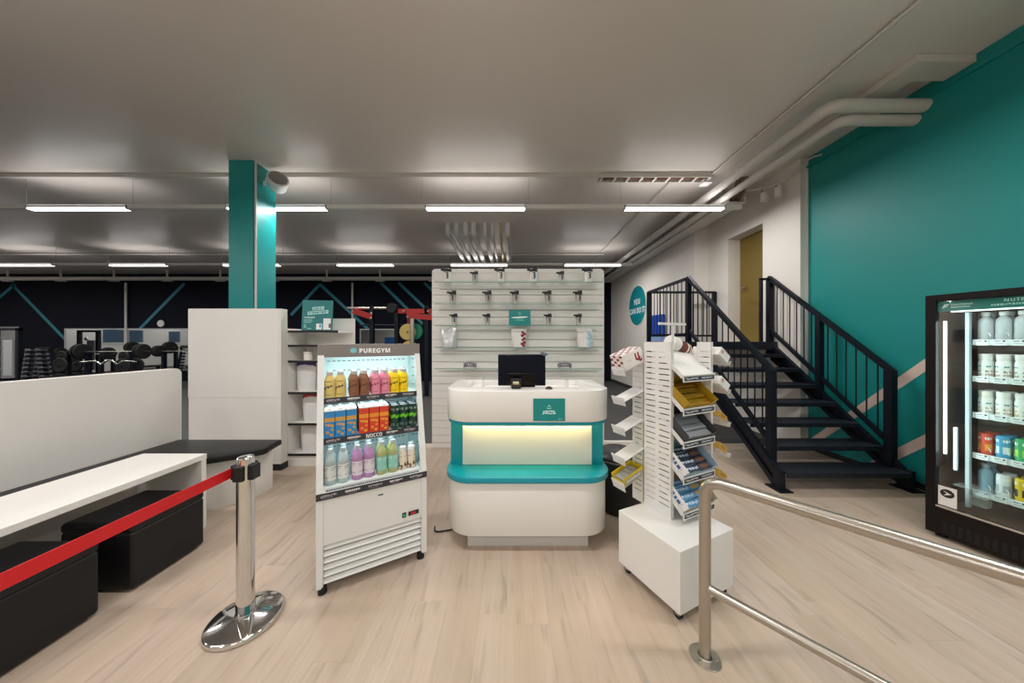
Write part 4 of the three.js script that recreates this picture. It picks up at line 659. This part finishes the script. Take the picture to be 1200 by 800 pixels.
// ------------------------------------------------------------------ shelf unit beside the partition
{
  const u = thing('shelf_unit', 'narrow white shelf unit with black shelf edges beside the partition', 'shelf unit');
  const F = 3.47, B = 3.78, X0 = -2.6, X1 = -2.02;
  mesh('back_panel', D(X0, X1 + 0.02, 0, 1.74, B, B + 0.03), mat.white, u); mesh('side_panel', RD(X0 - 0.03, X0, 0, 1.6, F, B, 0.003), mat.white, u); mesh('side_panel', RD(X1, X1 + 0.03, 0, 1.4, F, B, 0.003), mat.white, u); mesh('base', D(X0, X1, 0, 0.13, F + 0.01, B), mat.white, u);
  const ys = [1.577, 1.41, 1.228, 0.862, 0.5, 0.147];
  for (const y of ys) { const s = mesh('shelf', D(X0, X1, y - 0.022, y, F, B), mat.white, u); mesh('edge_strip', D(X0, X1 + (y > 1.5 ? 0 : 0), y - 0.024, y + 0.002, F - 0.006, F), mat.black, s); }
  const bag = (x, y, lab, top, h) => { const b = thing('protein_bag', lab, 'bag', [x, y, -3.6], 0.1); mesh('bag', pouch(0.22, h, 0.12), M(0xd9d8d8, 0.35), b); if (top) mesh('bag_seal', rbx(-0.108, 0.108, h - 0.045, h + 0.004, -0.01, 0.01, 0.003), M(top, 0.5), b); mesh('bag_label', new THREE.PlaneGeometry(0.13, 0.16).translate(0, h * 0.42, 0.062), print(128, 160, '#cfced2', (c) => { smudge(c, 14, 20, 90, 14, '#8f8d98'); smudge(c, 14, 50, 70, 9, '#a5a3ac'); smudge(c, 14, 110, 96, 9, '#a5a3ac'); }), b, null, [-0.16, 0, 0]); };
  bag(-2.475, 0.862, 'white protein bag with violet seal in the shelf unit', 0x3b2f73, 0.33); bag(-2.4, 0.5, 'white protein bag with red seal in the shelf unit', 0xb02226, 0.31); bag(-2.42, 0.147, 'plain white protein bag on the bottom shelf of the unit', 0, 0.31);
  const jar = thing('small_tub', 'small white tub on an upper shelf of the unit', 'tub', [-2.43, 1.228, -3.56]); mesh('tub_body', lathe([[0, 0], [0.04, 0], [0.044, 0.006], [0.044, 0.075]], 20), mat.white, jar); mesh('tub_lid', lathe([[0.046, 0.075], [0.047, 0.1], [0, 0.102]], 20), M(0xd8d4c4, 0.5), jar);
  const ps = thing('poster_board', 'teal advertising board with white print on the shelf unit', 'poster', [-2.3, 1.579, -3.52], 0.1);
  mesh('board', new THREE.BoxGeometry(0.34, 0.36, 0.008).applyMatrix4(new THREE.Matrix4().makeShear(-0.0, 0, 0, 0, 0, 0)).translate(0, 0.18, 0), M(0x1f7a7c, 0.5), ps, null, [-0.08, 0, 0]);
  mesh('print', new THREE.PlaneGeometry(0.336, 0.356).translate(0, 0.18, 0.0047), print(336, 356, '#1f7a7c', (x) => { x.save(); x.transform(1, -0.1, 0, 1, 0, 20); x.fillStyle = '#bfe6e2'; x.fillRect(110, 72, 130, 38); x.fillRect(60, 122, 230, 38); smudge(x, 118, 80, 114, 22, '#3f8f8f'); smudge(x, 70, 130, 210, 22, '#3f8f8f'); x.restore(); smudge(x, 22, 196, 120, 14, '#dff0ee'); smudge(x, 22, 222, 90, 9, '#9fd0cc'); smudge(x, 22, 240, 100, 9, '#9fd0cc'); smudge(x, 22, 258, 84, 9, '#9fd0cc'); x.fillStyle = '#e8ecea'; x.fillRect(160, 276, 64, 70); x.fillRect(238, 214, 84, 134); x.fillStyle = '#3f9ec8'; x.fillRect(196, 282, 20, 40); x.fillStyle = '#8a4a2e'; x.fillRect(300, 276, 22, 50); x.strokeStyle = '#bfe6e2'; x.lineWidth = 5; x.beginPath(); x.ellipse(36, 306, 10, 18, 0, 0, 7); x.stroke(); smudge(x, 60, 330, 50, 9, '#dff0ee'); }), ps, null, [-0.08, 0, 0]);
}

// ------------------------------------------------------------------ barrier post and entrance rail
{
  const s = thing('barrier_post', 'polished chrome barrier post on a round base', 'barrier post', [-1.384, 0, -1.552]);
  mesh('base', lathe([[0, 0], [0.158, 0], [0.162, 0.006], [0.162, 0.02], [0.155, 0.028], [0.1, 0.036], [0.045, 0.044], [0, 0.046]], 64), mat.chrome, s);
  mesh('pole', lathe([[0.04, 0.04], [0.04, 0.13], [0.0375, 0.134], [0.0375, 0.845], [0.032, 0.853], [0, 0.856]], 40), mat.chrome, s);
  mesh('collar', lathe([[0.043, 0.04], [0.044, 0.05], [0.041, 0.056]], 40), mat.chrome, s);
  mesh('belt_head', [rbx(-0.058, -0.03, 0.74, 0.815, -0.025, 0.025, 0.004), rbx(0.03, 0.058, 0.74, 0.815, -0.025, 0.025, 0.004), rbx(-0.025, 0.025, 0.74, 0.815, 0.03, 0.05, 0.004), rbx(-0.025, 0.025, 0.74, 0.815, -0.05, -0.03, 0.004)], mat.black, s);
  one('barrier_belt', bar(V(-1.435, 0.778, -1.555), V(-1.45, 0.765, -0.3), 0.003, 0.05), M(0xd0121c, 0.55), 'red fabric barrier belt stretched from the chrome post', 'belt');
  const r = thing('entrance_rail', 'brushed steel tube handrail with a round floor flange', 'handrail', [0.886, 0, -1.372]);
  const dir = V(0.64, 0, 0.768), at = (k, y) => V(dir.x * k, y, dir.z * k), R = 0.024;
  mesh('frame_tube', bend([V(0, 0.006, 0), V(0, 0.818, 0), at(1.7, 0.818), at(1.7, 0.006)], R, 0.075, 20), mat.steel, r);
  mesh('mid_rail', rod(at(0.01, 0.325), at(1.69, 0.325), 0.019, 20), mat.steel, r);
  for (const k of [0, 1.7]) { const f = mesh('floor_flange', lathe([[0, 0], [0.062, 0], [0.064, 0.002], [0.063, 0.006], [0.03, 0.007], [0.027, 0.009], [0.026, 0.014]], 36), mat.steel, r, [at(k, 0).x, 0, at(k, 0).z]); for (const a of [0.4, 2.5, 4.6]) mesh('screw', new THREE.CylinderGeometry(0.007, 0.007, 0.006, 8), mat.steel, f, [Math.cos(a) * 0.046, 0.008, Math.sin(a) * 0.043]); }
}

// ------------------------------------------------------------------ the gym behind
{
  const fx = (px, d) => (px - 600) / 350 * d, fy = (py, d) => 1.45 - (py - 400) / 350 * d;
  const mirror = (x0, x1, y0, y1, lab, posts = []) => { const m = thing('wall_mirror', lab, 'mirror', [0, 0, -10.96]); mesh('mirror_glass', bx(x0, x1, y0, y1, -0.02, 0), mat.mirror, m); mesh('frame', [bx(x0, x1, y1, y1 + 0.04, -0.02, 0.01), bx(x0 - 0.04, x0, y0, y1 + 0.04, -0.02, 0.01), bx(x1, x1 + 0.04, y0, y1 + 0.04, -0.02, 0.01), ...posts.map(p => bx(p - 0.02, p + 0.02, y0, y1, 0, 0.01))], mat.silver, m); };
  mirror(fx(77, 10.96), fx(233, 10.96), 0.3, fy(386, 10.96), 'long wall mirror behind the free weights'); mirror(fx(423, 10.96), fx(464, 10.96), 0.3, fy(386.5, 10.96), 'narrow wall mirror behind the red rig'); mirror(-19.6, fx(21, 10.96), 0.1, fy(384, 10.96), 'silver framed wall mirror beyond the dumbbell stand');
  one('wall_clock', lathe([[0, 0], [0.12, 0], [0.13, 0.02], [0.115, 0.035], [0, 0.03]], 24).rotateX(Math.PI / 2), mat.whiteMetal, 'small round white clock above the long mirror', 'clock', [fx(189, 11), fy(379, 11), -11]);
  // cable tower with a pale weight stack
  const ct = thing('cable_tower', 'black cable tower with a pale weight guard by the framed mirror', 'gym machine', [fx(10, 10), 0, -10]);
  mesh('frame', [bx(-0.45, -0.35, 0, 1.9, -0.05, 0.05), bx(0.3, 0.4, 0, 1.9, -0.05, 0.05), bx(-0.45, 0.4, 1.82, 1.9, -0.05, 0.05), bx(-0.5, 0.45, 0, 0.08, -0.3, 0.3)], mat.blackMetal, ct); mesh('weight_guard', rbx(-0.1, 0.2, 0.3, 1.5, -0.02, 0.06, 0.02), M(0xb9bcbe, 0.4), ct);
  for (let k = 0; k < 4; k++) mesh('pulley', new THREE.CylinderGeometry(0.06, 0.06, 0.04, 16).rotateX(Math.PI / 2), mat.silver, ct, [-0.22, 0.5 + k * 0.35, 0.06]);
  // dumbbell stand
  const ds = thing('dumbbell_stand', 'black upright dumbbell stand before the dark wall', 'dumbbell stand', [fx(52, 9), 0, -9]);
  mesh('frame', [bar(V(-0.4, 0, 0), V(-0.18, 1.27, 0), 0.06, 0.05), bar(V(0.4, 0, 0), V(0.2, 1.27, 0), 0.06, 0.05), bx(-0.2, 0.24, 1.22, 1.28, -0.05, 0.05), bx(-0.45, 0.45, 0, 0.05, -0.25, 0.25)], mat.blackMetal, ds);
  const dbG = merge([rod(V(-0.09, 0, 0), V(0.09, 0, 0), 0.015, 8), ...[-0.09, 0.09].map(x => rod(V(x - 0.04, 0, 0), V(x + 0.04, 0, 0), 0.055, 8))]), dbM = M(0x55585c, 0.3, { metalness: 0.5 });
  for (let k = 0; k < 9; k++) for (const s of [-1, 1]) one('dumbbell', dbG, dbM, 'steel dumbbell racked on the black upright stand', 'dumbbell', [fx(52, 9) + s * (0.3 - k * 0.02) - 0.06, 0.15 + k * 0.13, -8.92], [0, 1.2, 0], 'dumbbells on the upright stand');
  // benches, racks and loaded bars
  const plateG = (r, w = 0.05) => lathe([[0.025, -w / 2], [r - 0.02, -w / 2], [r, -w / 2 + 0.012], [r, w / 2 - 0.012], [r - 0.02, w / 2], [r - 0.06, w / 2 - 0.012], [0.06, w / 2 - 0.012], [0.025, w / 2]], 28).rotateZ(Math.PI / 2);
  const bar1 = (x, y, d, turn, lab, r) => { const o = thing('barbell', lab, 'barbell', [x, y, -d], turn); mesh('bar_shaft', rod(V(-0.95, 0, 0), V(0.95, 0, 0), 0.014, 8), mat.steel, o); for (const s of [-0.78, -0.7, 0.7, 0.78]) mesh('plate', plateG(r), mat.rubber, o, [s, 0, 0]); };
  const rack = (x, d, turn, h, lab) => { const o = thing('bench_press', lab, 'gym bench', [x, 0, -d], turn); mesh('upright', [bx(-0.58, -0.5, 0, h, -0.05, 0.05), bx(-0.6, -0.48, h - 0.03, h, -0.08, 0.1)], mat.blackMetal, o); mesh('upright', [bx(0.5, 0.58, 0, h, -0.05, 0.05), bx(0.48, 0.6, h - 0.03, h, -0.08, 0.1)], mat.blackMetal, o); mesh('crossbar', bx(-0.58, 0.58, 0.25, 0.32, -0.04, 0.04), mat.blackMetal, o); mesh('bench_pad', rbx(-0.15, 0.15, 0.4, 0.48, -0.05, 1.15, 0.03), mat.leather, o); mesh('bench_leg', [bx(-0.04, 0.04, 0, 0.4, 0.95, 1.03), bx(-0.25, 0.25, 0, 0.05, 0.95, 1.03)], mat.blackMetal, o); };
  rack(fx(130, 8.6), 8.6, 0.15, 1.12, 'black bench press station holding a loaded bar before the long mirror'); bar1(fx(130, 8.6), 1.16, 8.62, 0.15, 'loaded barbell on the bench press station', 0.22);
  rack(fx(176, 10.3), 10.3, -0.1, 1.2, 'black bench press station nearer the partition'); bar1(fx(176, 10.3), 1.24, 10.32, -0.1, 'loaded barbell on the station nearer the partition', 0.2);
  rack(fx(212, 9.6), 9.6, 0.0, 1.1, 'black bench press station beside the partition edge'); bar1(fx(212, 9.6), 1.14, 9.62, 0.0, 'loaded barbell beside the partition edge', 0.18);
  rack(fx(98, 10.4), 10.4, 0.1, 0.98, 'black bench press station next to the dumbbell stand'); bar1(fx(98, 10.4), 1.02, 10.42, 0.1, 'loaded barbell next to the dumbbell stand', 0.2);
  one('curl_bar', tube([[-0.7, 0], [-0.35, 0.02], [-0.2, -0.05], [-0.06, 0.03], [0.06, 0.03], [0.2, -0.05], [0.35, 0.02], [0.7, 0]].map(([x, y]) => V(x, y, 0)), 0.02, 60, 8), mat.chrome, 'wavy chrome curl bar lying across a preacher bench', 'curl bar', [fx(128, 7.2), fy(424, 7.2), -7.2]);
  const pr = thing('preacher_bench', 'black preacher bench carrying the wavy chrome bar', 'gym bench', [fx(128, 7.2), 0, -7.3]); mesh('arm_pad', rbx(-0.35, 0.35, 0.6, 0.68, -0.05, 0.35, 0.03), mat.leather, pr, [0, 0.05, -0.1], [0.5, 0, 0]); mesh('upright', [bx(-0.6, -0.54, 0, 0.94, 0.05, 0.12), bx(0.54, 0.6, 0, 0.94, 0.05, 0.12), bx(-0.6, 0.6, 0.3, 0.36, 0.05, 0.11)], mat.blackMetal, pr);
  for (const [px, d, lab] of [[152, 8.0, 'black plate tree loaded with rubber plates between bench stations'], [80, 8.4, 'black plate tree loaded with rubber plates by the dumbbell stand']]) { const o = thing('plate_tree', lab, 'plate tree', [fx(px, d), 0, -d]); mesh('post', [bx(-0.04, 0.04, 0, 1.18, -0.04, 0.04), bx(-0.3, 0.3, 0, 0.05, -0.25, 0.25)], mat.blackMetal, o); for (const [y, z, r] of [[0.35, 0.15, 0.22], [0.35, -0.15, 0.22], [0.8, 0.15, 0.2], [0.8, -0.15, 0.2], [1.05, 0.12, 0.14]]) mesh('plate', plateG(r).rotateY(Math.PI / 2), mat.rubber, o, [0, y, z]); }
  // red and black rig
  const rg = thing('training_rig', 'black training rig with red beams beyond the fridge', 'rig', [0, 0, -8]);
  const px = (p, d = 8) => fx(p, d), b = mat.blackMetal, red = M(0xc22418, 0.45);
  for (const p of [436, 465, 500]) mesh('post', bx(px(p) - 0.05, px(p) + 0.05, 0, 2.4, -0.05, 0.05), b, rg);
  mesh('pull_up_bar', rod(V(px(407), 2.34, 0), V(px(465), 2.34, 0), 0.035, 10), mat.steel, rg); mesh('joint', rod(V(px(460), 2.34, 0.1), V(px(460), 2.34, -0.1), 0.13, 14), mat.black, rg);
  mesh('red_beam', bx(px(466), px(520), 2.2, 2.32, -0.05, 0.05), red, rg); mesh('red_beam', bar(V(px(478), 2.14, 0.06), V(px(520), 2.06, 0.06), 0.08, 0.14), red, rg); mesh('red_arm', bar(V(px(415.5), 2.26, 0.06), V(px(437), 2.1, 0.06), 0.07, 0.14), red, rg);
  mesh('gusset', [bx(px(478), px(483), 1.75, 2.2, -0.04, 0.05)], M(0x8e1a14, 0.5), rg); mesh('steel_post', rod(V(px(485.5), 0, 0.16), V(px(485.5), 2.05, 0.16), 0.055, 10), mat.steel, rg);
  mesh('crossbar', rod(V(px(416), 1.9, -0.2), V(px(500), 1.9, -0.2), 0.02, 8), b, rg); mesh('bolts', [[437, 2.2], [437, 2.07], [475, 2.25], [503, 2.25], [479, 2.1]].map(([p, y]) => new THREE.SphereGeometry(0.03, 8, 6).translate(px(p), y, 0.1)), mat.silver, rg);
  const yp = plateG(0.215, 0.06).rotateY(Math.PI / 2);
  one('bumper_plate', yp, mat.cream, 'cream bumper plate hanging on the rig, higher of two', 'weight plate', [px(479), fy(389, 8), -7.92]); one('bumper_plate', yp, mat.cream, 'cream bumper plate hanging on the rig, lower of two', 'weight plate', [px(481), fy(408.5, 8), -7.92]);
  one('bumper_plate', yp, M(0x1f8a6a, 0.6), 'green bumper plate behind the cream plates', 'weight plate', [px(486), fy(388, 8), -8.02]);
}
renderer.render(scene, camera);
